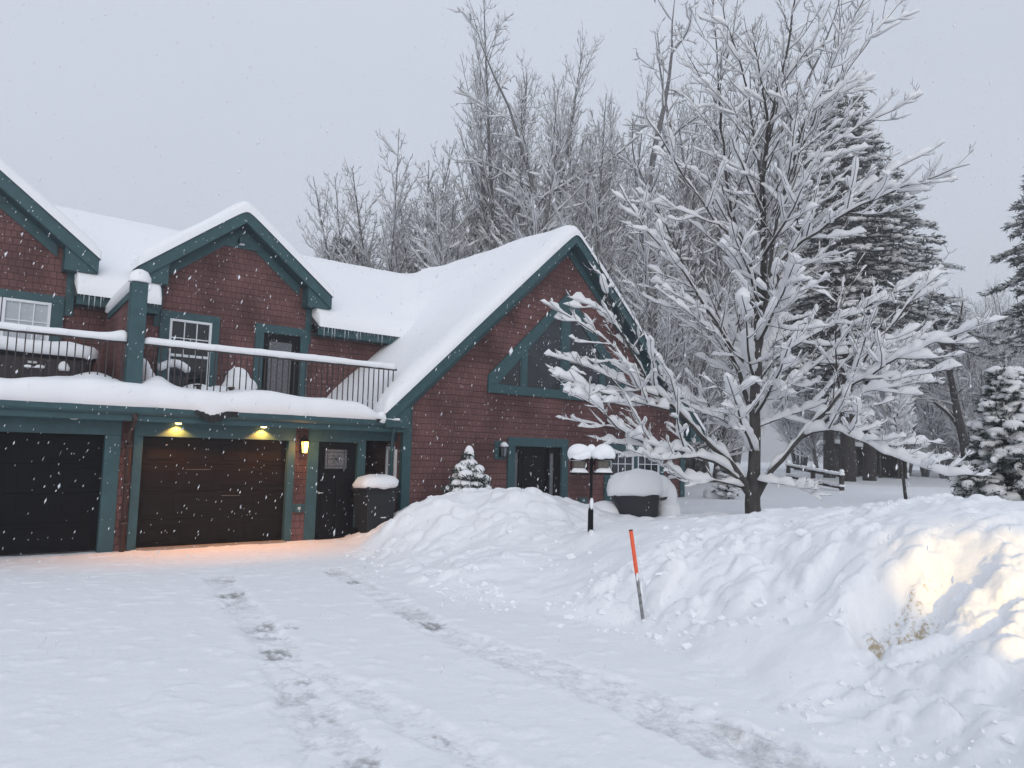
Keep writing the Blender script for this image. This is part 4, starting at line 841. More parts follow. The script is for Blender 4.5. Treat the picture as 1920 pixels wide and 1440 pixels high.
# driveway marker
m0, m1 = atD(1205, 1158, 8.15), atD(1183, 995, 8.15); ml = m1 - m0
stake = thing('driveway_marker', m0, 'leaning orange topped driveway marker stake in the snow bank', 'marker')
b = MB(); b.tube([m0 + ml*.50, m0 + ml*1.0], .022, 6); b.build('reflective_sleeve', M['orange'], stake)
b = MB(); b.tube([m0 - ml*.3, m0 + ml*.50], .019, 6); b.build('stake', M['silver'], stake)
b = MB(); b.tube([m0 + ml*1.0, m0 + ml*1.012], .0225, 6); b.build('cap', M['black'], stake)
v, t = blobs([m0 + ml*.47 + (-.02,-.02,0), m0 + ml*.36 + (.02,-.015,0), m0 + ml*.28 + (.018,-.018,0)], [(.014,.014,.05),(.013,.013,.06),(.012,.012,.04)], ICO2, .2, 9); fast('clinging_snow', v, T=t, mat=M['snow'], parent=stake)
# post and rail fence beside the maple
def rail_fence(name, pA, pB, hd, zr, label, posts, h=.55):
    A_, B_ = atD(*pA, hd[0]), atD(*pB, hd[1]); o = thing(name, (A_ + B_) / 2, label, 'fence')
    for s in posts:
        p = A_ + (B_ - A_) * s; b = MB(); b.box(p[0]-.07, p[0]+.07, p[1]-.07, p[1]+.07, p[2]-1.0, p[2]+.12); b.build('post', M['oldwood'], o, .01)
        v, t = blobs([p + (0,0,.17)], [(.09,.09,.08)], ICO2, .1, 3); fast('post_snow', v, T=t, mat=M['snow'], parent=o)
    for dz in zr:
        b = MB(); b.tube([A_ + (0,0,dz), (A_ + B_) / 2 + (0,0,dz - .04), B_ + (0,0,dz)], .055, 6); b.build('rail', M['oldwood'], o)
        n = 30; pts = np.array([A_ + (B_ - A_) * k / n + (0, 0, dz + .075) for k in range(n + 1)]); v, t = blobs(pts, np.c_[np.full(n+1,.16), np.full(n+1,.12), .05 + .03*np.random.default_rng(5).random(n+1)], ICO1, .1, 3); fast('rail_snow', v, T=t, mat=M['snow'], parent=o)
rail_fence('split_rail_fence', (1478, 874), (1578, 893), (34, 30), (.0, -.42), 'dark two rail wooden fence ending in a post right of the maple trunk', (0, .5, 1.0))
rail_fence('pasture_fence', (1762, 861), (1880, 862), (62, 62), (.0,), 'low distant rail fence at the foot of the far woods', (0, .33, .66, 1.0))
# snowed-over planter box and little bush behind the maple
pb = atD(1343, 938, 24.0)
o = thing('planter_box', (pb[0], pb[1], pb[2] - .2), 'low box buried under a block of snow left of the maple trunk', 'planter')
b = MB(); b.loft([superring(pb[0], pb[1], .33, .26, pb[2] - .3, 24, 8, -.66), superring(pb[0], pb[1], .36, .28, pb[2] + .03, 24, 8, -.66)]); b.build('box', M['dark'], o)
b = MB(); b.loft([superring(pb[0], pb[1], .36, .29, pb[2] + .031, 28, 5, -.66), superring(pb[0], pb[1], .37, .30, pb[2] + .24, 28, 4, -.66), superring(pb[0], pb[1], .30, .24, pb[2] + .33, 28, 3, -.66), superring(pb[0], pb[1], .1, .1, pb[2] + .35, 28, 2, -.66)]); b.build('box_snow', M['snow'], o, smooth=True)
# low dark shelter beyond the pines, and its neighbour
sh = atD(1640, 876, 56)
o = thing('wood_shelter', (sh[0], sh[1], sh[2]), 'low dark open shelter with a snowy roof beside the pine trunks', 'shelter'); ang_ = -.68
def lc(u, w, z): return (sh[0] + u*math.cos(ang_) - w*math.sin(ang_), sh[1] + u*math.sin(ang_) + w*math.cos(ang_), sh[2] + z)
def lbox(name, m, u0, u1, w0, w1, z0_, z1_, par, dz=0, sm=False):
    b = MB(); b.add([lc(u0,w0,z0_),lc(u1,w0,z0_-dz),lc(u1,w1,z0_-dz),lc(u0,w1,z0_),lc(u0,w0,z1_),lc(u1,w0,z1_-dz),lc(u1,w1,z1_-dz),lc(u0,w1,z1_)],[(0,3,2,1),(4,5,6,7),(0,1,5,4),(1,2,6,5),(2,3,7,6),(3,0,4,7)]); return b.build(name, m, par, .03 if sm else 0)
lbox('back_wall', M['dark'], -2.4, 2.2, 1.6, 1.75, -.8, 1.3, o); lbox('side_wall', M['oldwood'], -2.4, -2.28, 0, 1.58, -.8, 1.35, o); lbox('side_wall', M['oldwood'], 2.08, 2.2, 0, 1.58, -.8, .75, o)
lbox('roof', M['dark'], -2.7, 2.5, -.3, 1.9, 1.40, 1.52, o, .62); lbox('roof_snow', M['snow'], -2.72, 2.52, -.32, 1.92, 1.53, 1.80, o, .62, True)
for u in (-1.2, .4, 1.6): lbox('post', M['oldwood'], u-.07, u+.07, 0, .14, -.8, 1.0, o)
# cables
for k, (a, c, hd1, hd2, lb) in enumerate((((1735, 718), (1925, 752), 55, 40, 'upper snow-coated cable sloping past the dark leaning tree'), ((1720, 722), (1925, 757), 55, 40, 'lower snow-coated cable sloping past the dark leaning tree'))):
    A_, B_ = atD(*a, hd1), atD(*c, hd2); n = 24
    pts = [A_ + (B_ - A_) * i / n - np.array([0, 0, (.5 + .25*k) * 4 * (i/n) * (1 - i/n) * .6]) for i in range(n + 1)]
    b = MB(); b.tube(pts, .028, 5); o = b.build('utility_cable', M['cable'], None, origin=A_); tag(o, lb, 'cable', 'cables by the woods')
# headlight of the car the picture is taken from: it shines on the right-hand snow bank
hl = bpy.data.lights.new('headlight_beam', 'SPOT'); hl.energy = 2300; hl.color = (1, .63, .14); hl.spot_size = math.radians(7.4); hl.spot_blend = .7; hl.shadow_soft_size = .06
ho = bpy.data.objects.new('headlight_beam', hl); COL.objects.link(ho); ho.location = (.3, -2.6, EYE - .60); ho.scale = (1.7, 1, 1)
tgt = atD(1945, 1120, 6.6); dv_ = Vector(tgt) - ho.location; ho.rotation_euler = dv_.to_track_quat('-Z', 'Y').to_euler()
# ---------------------------------------------------------------- trees
def unit(v): return v / (np.linalg.norm(v) + 1e-9)
class Tree:
    def __init__(s, seed, spec): s.r = np.random.default_rng(seed); s.spec = spec; s.out = []
    def stem(s, p0, d, L_, r0, r1, n, wander, up):
        d = unit(np.asarray(d, float)); w = np.cumsum(s.r.normal(size=(n - 1, 3)), 0) * wander
        dd = d + w + np.array([0, 0, 1.]) * up * np.linspace(0, 1, n - 1)[:, None]
        dd /= np.linalg.norm(dd, axis=1)[:, None]
        return np.concatenate([[p0], p0 + np.cumsum(dd * L_ / (n - 1), 0)]), np.linspace(r0, r1, n)
    def add(s, pts, rad, lev, start=None):
        s.out.append((pts, rad, lev))
        if lev >= len(s.spec): return
        S = s.spec[lev]; seg = np.linalg.norm(np.diff(pts, axis=0), axis=1); cum = np.concatenate([[0], np.cumsum(seg)]); L_ = cum[-1]
        t = L_ * (S.get('start', .15) if start is None else start) + S['gap'] * s.r.random(); phi = s.r.random() * 6.28
        while t < L_ * .98:
            i = min(np.searchsorted(cum, t) - 1, len(seg) - 1); f = (t - cum[i]) / seg[i]; p = pts[i] * (1 - f) + pts[i + 1] * f
            tg = unit(pts[i + 1] - pts[i]); rr = rad[i] * (1 - f) + rad[i + 1] * f
            e1 = unit(np.cross(tg, (0, 0, 1.) if abs(tg[2]) < .95 else (1., 0, 0))); e2 = np.cross(tg, e1)
            phi += S.get('turn', 1.57) + s.r.normal() * .35
            for k in range(S.get('pair', 2)):
                if s.r.random() < S.get('skip', .15): continue
                a = phi + k * math.pi + s.r.normal() * .2; perp = math.cos(a) * e1 + math.sin(a) * e2 * S.get('flat', 1)
                perp = unit(perp); A_ = S['ang'] + s.r.normal() * S.get('angv', .12); d = math.cos(A_) * tg + math.sin(A_) * perp; d = d + np.array([0, 0, S.get('lift', 0)]); d[2] = max(d[2], -.12)
                Lc = min(max((S['lf'] * (L_ - t) + S['l0']) * (.55 + .7 * s.r.random()), S.get('lmin', .05)), S['lmax'])
                rc = max(min(.62 * rr, S['rk'] * Lc + .002), S['rmin']); n = max(3, min(9, int(Lc / S['seg']) + 2))
                q, qr = s.stem(p, d, Lc, rc, max(S['rmin'] * .6, rc * .25), n, S.get('wander', .12), S.get('up', .35))
                s.add(q, qr, lev + 1)
            t += S['gap'] * (.7 + .6 * s.r.random())
    def groups(s, sel):
        g = {}
        for p, r, l in s.out:
            if sel(l): g.setdefault(len(p), []).append((p, r, l))
        return g
def frames(P):
    t = np.gradient(P, axis=1); t /= np.linalg.norm(t, axis=2)[..., None] + 1e-9
    ref = np.where(np.abs(t[..., 2:3]) < .95, np.array([0, 0, 1.]), np.array([1., 0, 0])); a = np.cross(t, ref); a /= np.linalg.norm(a, axis=2)[..., None] + 1e-9
    return t, a, np.cross(a, t)
def loops(B, N_, n, base, cap=False):
    i = np.arange(N_ - 1)[:, None] * n; k = np.arange(n)[None]; k2 = (k + 1) % n
    q = np.stack([i + k, i + k2, i + n + k2, i + n + k], -1).reshape(-1, 4)
    return (q[None] + (np.arange(B) * N_ * n)[:, None, None]).reshape(-1, 4) + base
def bark_mesh(tree, sel, sides):
    V, Q, base = [], [], 0
    for N_, lst in tree.groups(sel).items():
        P = np.array([a for a, _, _ in lst]); R = np.array([b for _, b, _ in lst]); t, a, b = frames(P); n = sides
        th = np.arange(n) * 2 * np.pi / n
        v = P[:, :, None] + R[:, :, None, None] * (a[:, :, None] * np.cos(th)[None, None, :, None] + b[:, :, None] * np.sin(th)[None, None, :, None])
        V.append(v.reshape(-1, 3)); Q.append(loops(len(lst), N_, n, base)); base += len(V[-1])
    return np.concatenate(V), np.concatenate(Q)
def snow_mesh(tree, sel, H, Wd, ds, seed=0, gap=.12, lo=.3, hi=.8, prof6=True):
    """a ridge of snow lying along the top of each branch; H, Wd by level"""
    r = np.random.default_rng(seed); g = {}
    for p, rad, l in tree.out:
        if not sel(l): continue
        seg = np.linalg.norm(np.diff(p, axis=0), axis=1); cum = np.concatenate([[0], np.cumsum(seg)]); n = int(np.clip(cum[-1] / ds[l], 3, 60)); n = n if n < 14 else n // 3 * 3
        tt = np.linspace(0, cum[-1], n); q = np.stack([np.interp(tt, cum, p[:, k]) for k in range(3)], -1)
        g.setdefault(n, []).append((q, np.interp(tt, cum, rad), l, cum[-1]))
    V, Q, base = [], [], 0
    for N_, lst in g.items():
        P = np.array([a for a, _, _, _ in lst]); R = np.array([b for _, b, _, _ in lst]); lv = np.array([c for _, _, c, _ in lst]); ln = np.array([c for _, _, _, c in lst])
        t, a, b = frames(P); hor = np.sqrt(t[..., 0] ** 2 + t[..., 1] ** 2); cov = sstep(lo, hi, hor)
        nz = r.random((len(lst), N_)); sm = (nz + np.roll(nz, 1, 1) + np.roll(nz, -1, 1)) / 3
        var = .12 + 1.15 * sm + .65 * (nz - .5); var *= np.where(r.random((len(lst), 1)) < gap, .35, 1)
        endf = np.minimum(1, np.minimum(np.arange(N_) + .35, N_ - 1 - np.arange(N_) + .12) / 1.2)[None]
        h = H[lv][:, None] * cov * np.clip(var, .05, 1.3) * endf * np.minimum(1, .4 + ln[:, None] / (6 * H[lv][:, None]))
        w = R * .8 + np.minimum(Wd[lv][:, None], h * .75) * cov * (.8 + .4 * r.random((len(lst), N_)))
        w = np.where(cov * h < .004, R * .5, w); z = np.array([0, 0, 1.]); lat = a; lat = np.where(lat[..., 2:3] ** 2 > .5, np.cross(t, z), lat)
        lean = (r.random((len(lst), N_)) - .5) * .5 * w
        def pt(x, y): return P + lat * (x * w + (lean if y > .5 else 0))[..., None] + z * (R * .45 + y * h)[..., None]
        if prof6: ring = [pt(-1, .0), pt(-.95, .45), pt(-.45, .9), pt(.05, 1.04), pt(.5, .88), pt(.95, .42), pt(1, .0), P - z * (R * .2)[..., None]]
        else: ring = [pt(-1, 0), pt(0, 1), pt(1, 0), P - z * (R * .1)[..., None]]
        v = np.stack(ring, 2); n = v.shape[2]; V.append(v.reshape(-1, 3)); Q.append(loops(len(lst), N_, n, base)); base += len(V[-1])
    return np.concatenate(V), np.concatenate(Q)
def fork_snow(tree, lev, size, prob, seed):
    """snow caught in the forks: wedge-like puffs"""
    r = np.random.default_rng(seed); P, S = [], []
    for p, rad, l in tree.out:
        if l in lev and r.random() < prob:
            d = unit(p[1] - p[0]); k = size * (.6 + .8 * r.random()); P.append(p[0] + d * k * .55 + np.array([0, 0, rad[0] + k * .35])); S.append((k * .6, k * .6, k * .85))
    if not P: return np.zeros((0, 3)), np.zeros((0, 3), int)
    return blobs(P, S, ICO1, .3, seed)
def merge(parts):
    V, Q, T, b = [], [], [], 0
    for v, q, t in parts:
        V.append(v); 
        if q is not None and len(q): Q.append(np.asarray(q) + b)
        if t is not None and len(t): T.append(np.asarray(t) + b)
        b += len(v)
    return np.concatenate(V), (np.concatenate(Q) if Q else None), (np.concatenate(T) if T else None)

# --- the snow-laden maple in front
HD = 15.2
base = atD(1412, 972, HD)
maple = thing('maple_tree', base, 'large bare maple with thick snow along every limb standing before the gable house and yard', 'tree')
MS_ = [dict(start=.15, gap=.40, ang=.66, lf=.42, l0=.30, lmax=1.9, rk=.009, rmin=.006, seg=.14, wander=.09, up=.30, flat=.75, skip=.10, lift=.03),
       dict(start=.15, gap=.35, ang=.68, lf=.40, l0=.12, lmax=.65, rk=.009, rmin=.0046, seg=.09, wander=.13, up=.4, flat=.8, skip=.15, lift=.05),
       dict(start=.15, gap=.15, ang=.75, lf=.35, l0=.10, lmax=.28, rk=.010, rmin=.0034, seg=.06, wander=.2, up=1.1, skip=.25)]
mt = Tree(14, MS_)
def limb(px, w0, w1, r0, r1=.012, start=None, curve=1.0, sub=5):
    """a limb drawn through its places in the view, given its own depth w0..w1 (metres) about the trunk"""
    px = np.array(px, float); c = np.concatenate([[0], np.cumsum(np.hypot(*np.diff(px, axis=0).T))]); n = max(6, int(c[-1] / 28))
    t = np.linspace(0, c[-1], n); x = np.interp(t, c, px[:, 0]); y = np.interp(t, c, px[:, 1])
    for _ in range(2):
        x[1:-1] = (x[:-2] + 2 * x[1:-1] + x[2:]) / 4; y[1:-1] = (y[:-2] + 2 * y[1:-1] + y[2:]) / 4
    u = t / c[-1]; w = w0 + (w1 - w0) * u ** curve
    P = np.array([atD(a, b_, HD + d_) for a, b_, d_ in zip(x, y, w)]); P[1:-1] += mt.r.normal(size=(n - 2, 3)) * .018
    R = .76 * (r0 + (r1 - r0) * u ** .7)
    mt.add(P, R, 0, start)
mt.out.append((np.array([atD(a, b_, HD) for a, b_ in ((1413,1000),(1413,972),(1411,945),(1412,905),(1414,881),(1416,813),(1415,765),(1416,724))]), np.array([.17,.158,.146,.136,.118,.106,.10,.094]), 0))
limb([(1416,724),(1421,657),(1428,590),(1432,522),(1434,450),(1429,396),(1430,297),(1448,218),(1476,99),(1488,20),(1500,-90)], 0, .4, .135, .012, .30)
limb([(1418,700),(1444,503),(1456,415),(1476,336),(1504,245),(1527,190),(1559,119),(1599,40),(1640,-50)], 0, -.8, .07, .01, .3)
limb([(1430,590),(1400,480),(1368,390),(1358,300),(1348,190),(1340,50),(1333,-60)], 0, .9, .06, .01)
limb([(1431,420),(1425,300),(1405,222),(1401,150),(1373,79),(1353,10),(1340,-50)], .1, -.5, .05, .01)
limb([(1414,790),(1394,724),(1358,634),(1313,567),(1275,480),(1230,390),(1195,310)], 0, 1.4, .075, .01)
limb([(1427,610),(1361,435),(1310,370),(1278,325),(1235,253),(1203,205)], 0, -1.6, .055, .01)
limb([(1416,700),(1380,670),(1345,607),(1287,513),(1230,451),(1187,404),(1160,345)], 0, -1.5, .06, .01)
limb([(1408,930),(1398,894),(1331,831),(1287,787),(1246,751),(1206,701),(1179,648),(1148,598),(1128,520),(1116,470)], -.05, -1.9, .105, .009, .34)
limb([(1233,742),(1205,733),(1179,724),(1112,697),(1058,670),(1020,664)], -1.1, -1.8, .034, .008, .12)
limb([(1206,706),(1179,679),(1125,625),(1067,590),(1013,564)], -1.35, -2.1, .032, .008, .12)
limb([(1253,768),(1215,760),(1170,750),(1107,728),(1036,702)], -.95, -2.3, .03, .008, .12)
limb([(1166,625),(1140,585),(1105,565),(1064,556)], -1.6, -1.5, .022, .007, .15)
limb([(1402,925),(1390,903),(1358,863),(1304,854),(1264,845),(1219,840),(1170,813),(1134,778),(1094,742),(1056,732)], .05, -2.6, .075, .008, .28)
limb([(1262,846),(1225,852),(1190,856),(1160,858)], -1.1, -1.8, .026, .007, .1)
limb([(1398,915),(1368,890),(1322,912),(1269,898),(1240,880),(1215,850)], 0, -1.2, .045, .008, .3)
limb([(1416,935),(1428,905),(1452,876),(1488,831),(1537,782),(1578,733),(1618,675),(1645,640),(1672,603),(1708,567),(1735,536),(1765,512)], 0, -1.2, .10, .009, .30)
limb([(1578,733),(1636,697),(1699,666),(1761,639),(1820,618),(1862,600)], -.5, -1.6, .045, .008, .1)
limb([(1540,782),(1585,742),(1640,728),(1700,722),(1752,712)], -.4, .6, .034, .008, .12)
limb([(1575,735),(1566,715),(1564,679),(1568,630),(1571,585),(1566,545)], -.4, -.9, .028, .007, .12)
limb([(1500,822),(1528,796),(1582,809),(1627,831),(1681,858),(1735,881),(1784,893),(1838,892)], -.2, -1.8, .04, .007, .14)
limb([(1417,720),(1430,688),(1484,648),(1537,621),(1596,590),(1672,549),(1735,520),(1770,500)], 0, 1.4, .055, .008)
limb([(1428,600),(1456,526),(1496,451),(1535,404),(1580,378),(1640,345),(1686,312),(1733,290),(1772,266)], 0, 1.0, .055, .008)
limb([(1444,520),(1490,460),(1528,432),(1591,404),(1650,366),(1686,352),(1749,332),(1818,308)], 0, -1.5, .058, .008)
limb([(1436,430),(1472,344),(1528,297),(1595,245),(1654,214),(1731,176)], 0, .2, .05, .008)
limb([(1476,340),(1500,272),(1555,178),(1607,107),(1654,44),(1700,-10)], 0, 1.0, .045, .009)
limb([(1422,900),(1450,905),(1500,912),(1540,938)], -.2, -.8, .014, .006, .25)
limb([(1420,760),(1460,735),(1520,690),(1600,650),(1690,640),(1740,620)], 0, 2.0, .05, .008)
limb([(1418,800),(1460,790),(1520,760),(1570,770),(1640,780)], 0, 2.2, .045, .008)
limb([(1416,830),(1370,790),(1310,760),(1255,730),(1235,690)], 0, 2.3, .05, .008)
limb([(1418,680),(1370,600),(1330,560),(1270,540),(1220,530)], 0, 2.4, .05, .008)
# limbs that come towards the viewer or go away from him
for (x, y, ax, ay, w1) in ((1414,850,1380,760,-2.6),(1416,780,1462,690,-2.7),(1418,720,1400,610,-2.5),(1424,640,1470,540,-2.4),(1428,580,1390,470,-2.2),(1432,480,1490,380,-2.0),(1430,400,1390,300,-1.7),
                           (1414,830,1440,750,2.6),(1416,760,1380,660,2.6),(1420,680,1470,590,2.6),(1430,520,1380,420,2.2),(1432,440,1480,330,2.0),(1430,330,1455,200,1.2),(1440,250,1420,100,-1.0)):
    mx, my = (x * .45 + ax * .55), (y * .4 + ay * .6) + 12
    limb([(x, y), (mx, my), (ax, ay), (ax + (ax - x) * .5, ay - 55)], 0, w1, .045, .008, .2, 1.0)
Vb, Qb = bark_mesh(mt, lambda l: l == 0, 9); fast('trunk', Vb, Qb, mat=M['bark'], parent=maple)
Vb, Qb = bark_mesh(mt, lambda l: l > 0, 4); fast('crown', Vb, Qb, mat=M['twig'], parent=maple)
Hm, Wm = np.array([.165, .115, .068, .016]), np.array([.10, .06, .036, .010]); dsm = np.array([.075, .065, .05, .05])
sv, sq = snow_mesh(mt, lambda l: True, Hm, Wm, dsm, 5, .12, .36, .86)
fv, ft_ = fork_snow(mt, (1, 2), .045, .16, 6)
V_, Q_, T_ = merge([(sv, sq, None), (fv, None, ft_)]); fast('branch_snow', V_, Q_, T_, mat=M['tree_snow'], parent=maple)
print('maple branches', len(mt.out), 'faces', len(Q_) + len(T_))

# --- bare forest trees behind: a few kinds, copied
def copy_tree(o, loc, rz, sc, label, group, cat='tree', pieces=None):
    c = o.copy(); COL.objects.link(c); c.location = tuple(map(float, loc)); c.rotation_euler = (0, 0, rz); c.scale = sc if isinstance(sc, tuple) else (sc, sc, sc)
    tag(c, label, cat, group)
    for ch in o.children:
        k = ch.copy(); COL.objects.link(k); k.parent = c
    return c
PH = {}
def forest_proto(name, seed, h, stems, spec, H, Wd, ds, lo=.25, hi=.75, n_stem=14, spread=.25, r0=.18, wander=.017):
    t = Tree(seed, spec); root = thing(name, (0, 0, 0), 'x', 'tree'); r = t.r
    for k in range(stems):
        a = 6.28 * (k + r.random() * .6) / stems; d = np.array([math.cos(a) * spread, math.sin(a) * spread, 1])
        if stems == 1: d = np.array([r.normal() * .05, r.normal() * .05, 1])
        q, qr = t.stem(np.array([math.cos(a) * .15, math.sin(a) * .15, -.6]) * (stems > 1) + np.array([0, 0, -.6]) * (stems == 1), d, h * (.8 + .25 * r.random()), r0 * (.7 + .5 * r.random()), .010, n_stem, wander, .25)
        t.add(q, qr, 0)
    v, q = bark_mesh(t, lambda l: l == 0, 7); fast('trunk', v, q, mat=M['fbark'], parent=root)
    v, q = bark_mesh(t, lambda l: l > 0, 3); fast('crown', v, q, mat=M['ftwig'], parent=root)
    sv, sq = snow_mesh(t, lambda l: True, H, Wd, ds, seed + 1, .1, lo, hi, False); fv, ft_ = fork_snow(t, (1, 2), .07, .05, seed)
    V_, Q_, T_ = merge([(sv, sq, None), (fv, None, ft_)]); fast('branch_snow', V_, Q_, T_, mat=M['forest_snow'], parent=root)
    PH[root] = max(p[:, 2].max() for p, _, _ in t.out); print(name, len(t.out), len(q)); return root
S_asc = [dict(start=.20, gap=.36, ang=.46, lf=.34, l0=1.0, lmax=4.8, rk=.008, rmin=.009, seg=.45, wander=.04, up=.6, pair=1, turn=2.3, skip=.03),
         dict(start=.12, gap=.36, ang=.68, lf=.30, l0=.35, lmax=1.6, rk=.007, rmin=.0065, seg=.25, wander=.08, up=1.1, pair=2, skip=.15),
         dict(start=.2, gap=.32, ang=.7, lf=.3, l0=.18, lmax=.55, rk=.008, rmin=.0055, seg=.16, wander=.12, up=1.4, pair=2, skip=.3)]
S_vase = [dict(start=.15, gap=.25, ang=.60, lf=.42, l0=.4, lmax=5, rk=.008, rmin=.009, seg=.4, wander=.06, up=.5, pair=1, turn=2.3, skip=.03),
         dict(start=.12, gap=.30, ang=.70, lf=.32, l0=.25, lmax=1.3, rk=.007, rmin=.0065, seg=.22, wander=.1, up=1.0, pair=2, skip=.15),
         dict(start=.2, gap=.28, ang=.7, lf=.3, l0=.15, lmax=.5, rk=.008, rmin=.0055, seg=.15, wander=.12, up=1.3, pair=2, skip=.3)]
S_spr = [dict(start=.25, gap=.75, ang=.95, lf=.40, l0=.8, lmax=5, rk=.014, rmin=.012, seg=.4, wander=.16, up=.25, pair=1, turn=2.4, skip=.05),
         dict(start=.15, gap=.38, ang=.85, lf=.36, l0=.35, lmax=1.9, rk=.011, rmin=.009, seg=.28, wander=.2, up=.25, pair=2, skip=.25),
         dict(start=.15, gap=.26, ang=.85, lf=.3, l0=.2, lmax=.6, rk=.011, rmin=.0075, seg=.2, wander=.25, up=.2, pair=2, skip=.3)]
S_den = [dict(start=.10, gap=.28, ang=.65, lf=.40, l0=.4, lmax=4, rk=.008, rmin=.008, seg=.35, wander=.08, up=.35, pair=2, turn=1.4, skip=.2),
         dict(start=.12, gap=.30, ang=.75, lf=.36, l0=.25, lmax=1.3, rk=.008, rmin=.006, seg=.22, wander=.12, up=.7, pair=2, skip=.15),
         dict(start=.2, gap=.24, ang=.75, lf=.3, l0=.15, lmax=.5, rk=.008, rmin=.0052, seg=.15, wander=.15, up=.9, pair=2, skip=.3)]
Hf, Wf, Df = np.array([.11, .095, .072, .042]), np.array([.10, .052, .034, .021]), np.array([.3, .2, .15, .13])
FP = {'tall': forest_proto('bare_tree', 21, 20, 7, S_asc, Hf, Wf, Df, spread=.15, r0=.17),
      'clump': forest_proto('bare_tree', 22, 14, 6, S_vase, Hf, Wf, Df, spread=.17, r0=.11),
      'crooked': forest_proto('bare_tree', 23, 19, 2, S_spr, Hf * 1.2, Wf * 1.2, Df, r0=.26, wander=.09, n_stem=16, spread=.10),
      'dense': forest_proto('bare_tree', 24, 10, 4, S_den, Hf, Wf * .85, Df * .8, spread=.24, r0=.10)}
used = set()
def place(kind, px, top, hd, rz, label, wide=1.0):
    loc = atD(px, 885, hd); loc[2] = min(loc[2], EYE - .3); sc = (atD(px, top, hd)[2] - loc[2]) / PH[FP[kind]]; sc = (sc * wide, sc * wide, sc)
    o = FP[kind]
    if kind not in used:
        used.add(kind); o.location = tuple(map(float, loc)); o.rotation_euler = (0, 0, rz); o.scale = sc; tag(o, label, 'tree', 'bare trees behind the house')
    else: o = copy_tree(o, loc, rz, sc, label, 'bare trees behind the house')
    return o
FT = [('tall', 955, 5, 37, .4, 'tallest bare tree, several stems rising straight behind the dip between the two roofs'),
      ('clump', 705, 228, 36, 2.0, 'vase shaped bare tree standing furthest left behind the main roof', 1.0),
      ('dense', 835, 270, 34, 2.0, 'dense twiggy tree between the leftmost bare tree and the tallest one'),
      ('crooked', 1178, -30, 33, .3, 'crooked dark tree with heavy limbs just right of the gable peak'),
      ('tall', 1115, 110, 44, 2.3, 'slimmer tree between the tallest bare tree and the crooked dark one', .8),
      ('clump', 1075, 235, 31, .2, 'low many stemmed tree directly behind the gable peak'),
      ('dense', 925, 255, 31, .9, 'low twiggy tree before the tallest bare tree, above the gable roof snow'),
      ('dense', 1245, 290, 28, 3.3, 'snowy thicket tree beside the right rake of the gable'),
      ('tall', 1370, 90, 40, 1.3, 'straight stemmed tree directly behind the maple trunk'),
      ('crooked', 1300, 30, 44, 2.6, 'crooked tree half hidden behind the left side of the maple'),
      ('clump', 1215, 150, 38, 2.2, 'vase shaped tree behind the snowy thicket right of the gable'),
      ('dense', 1335, 480, 34, 4.4, 'snowy low tree behind the maple trunk'),
      ('dense', 900, 300, 44, 3.0, 'twiggy tree behind the tallest bare tree on its left'),
      ('dense', 1130, 330, 40, 1.5, 'twiggy tree between the gable peak and the crooked dark tree'),
      ('clump', 815, 300, 42, 2.7, 'vase shaped tree behind the dense twiggy tree over the main roof'),
      ('dense', 770, 330, 38, 5.6, 'low twiggy tree just right of the leftmost bare tree'),
      ('clump', 1020, 150, 43, 3.9, 'vase shaped tree just right of the tallest bare tree')]
for a in FT: place(*a)
FR = [('crooked', 1795, 590, 58, 2.2), ('tall', 1838, 560, 62, .9), ('tall', 1870, 530, 70, 2.9), ('crooked', 1815, 575, 72, 4.0), ('dense', 1770, 610, 64, 1.0), ('dense', 1835, 640, 56, 2.6),
      ('clump', 1885, 600, 66, 4.1), ('clump', 1735, 600, 72, .6), ('dense', 1700, 590, 70, 3.9), ('tall', 1760, 560, 84, 4.4), ('dense', 1905, 560, 78, 5.2), ('tall', 1815, 545, 90, 5.5), ('clump', 1860, 560, 92, 3.0), ('dense', 1790, 580, 95, 1.4), ('dense', 1655, 560, 75, .2), ('tall', 1935, 500, 88, 1.9),
      ('dense', 1880, 570, 100, 4.0), ('clump', 1690, 560, 95, 2.0), ('dense', 1740, 575, 105, 5.0), ('dense', 1600, 540, 78, 2.0), ('dense', 1540, 540, 70, 1.0), ('clump', 1500, 520, 80, 4.0)]
FRL = ['dark leaning tree with a forked trunk at the edge of the far woods', 'slim straight stemmed tree right of the dark leaning tree', 'slim straight tree above the small snowy spruce', 'crooked tree close behind the dark leaning tree', 'low twiggy tree at the foot of the dark leaning tree', 'low twiggy tree between the leaning tree and the small spruce',
       'vase shaped tree just behind the top of the small spruce', 'vase shaped tree behind the young round tree', 'twiggy tree behind the young round tree on its pine side', 'straight tree further back between the young tree and the leaning one', 'big twiggy tree at the right edge of the far woods', 'straight tree furthest back behind the leaning tree', 'vase shaped tree furthest back above the pasture fence', 'large twiggy tree deep in the far woods behind the leaning tree', 'twiggy tree behind the low dark shelter', 'tall straight tree behind the right edge pine',
       'large twiggy tree deep in the far woods behind the small spruce', 'vase shaped tree deep behind the young round tree', 'largest twiggy tree deep behind the cables', 'twiggy tree deep behind the big pine trunks', 'twiggy tree behind the split rail fence post', 'vase shaped tree behind the split rail fence']
lt = Tree(61, [dict(S_spr[0], gap=.7, start=.35, lmax=3, rmin=.016), dict(S_spr[1], gap=.4, lmax=1.3, rmin=.012), dict(S_spr[2], rmin=.010)])
lbase = atD(1812, 868, 50); lroot = thing('bare_tree', lbase, FRL[0], 'tree', 'bare trees of the far woods')
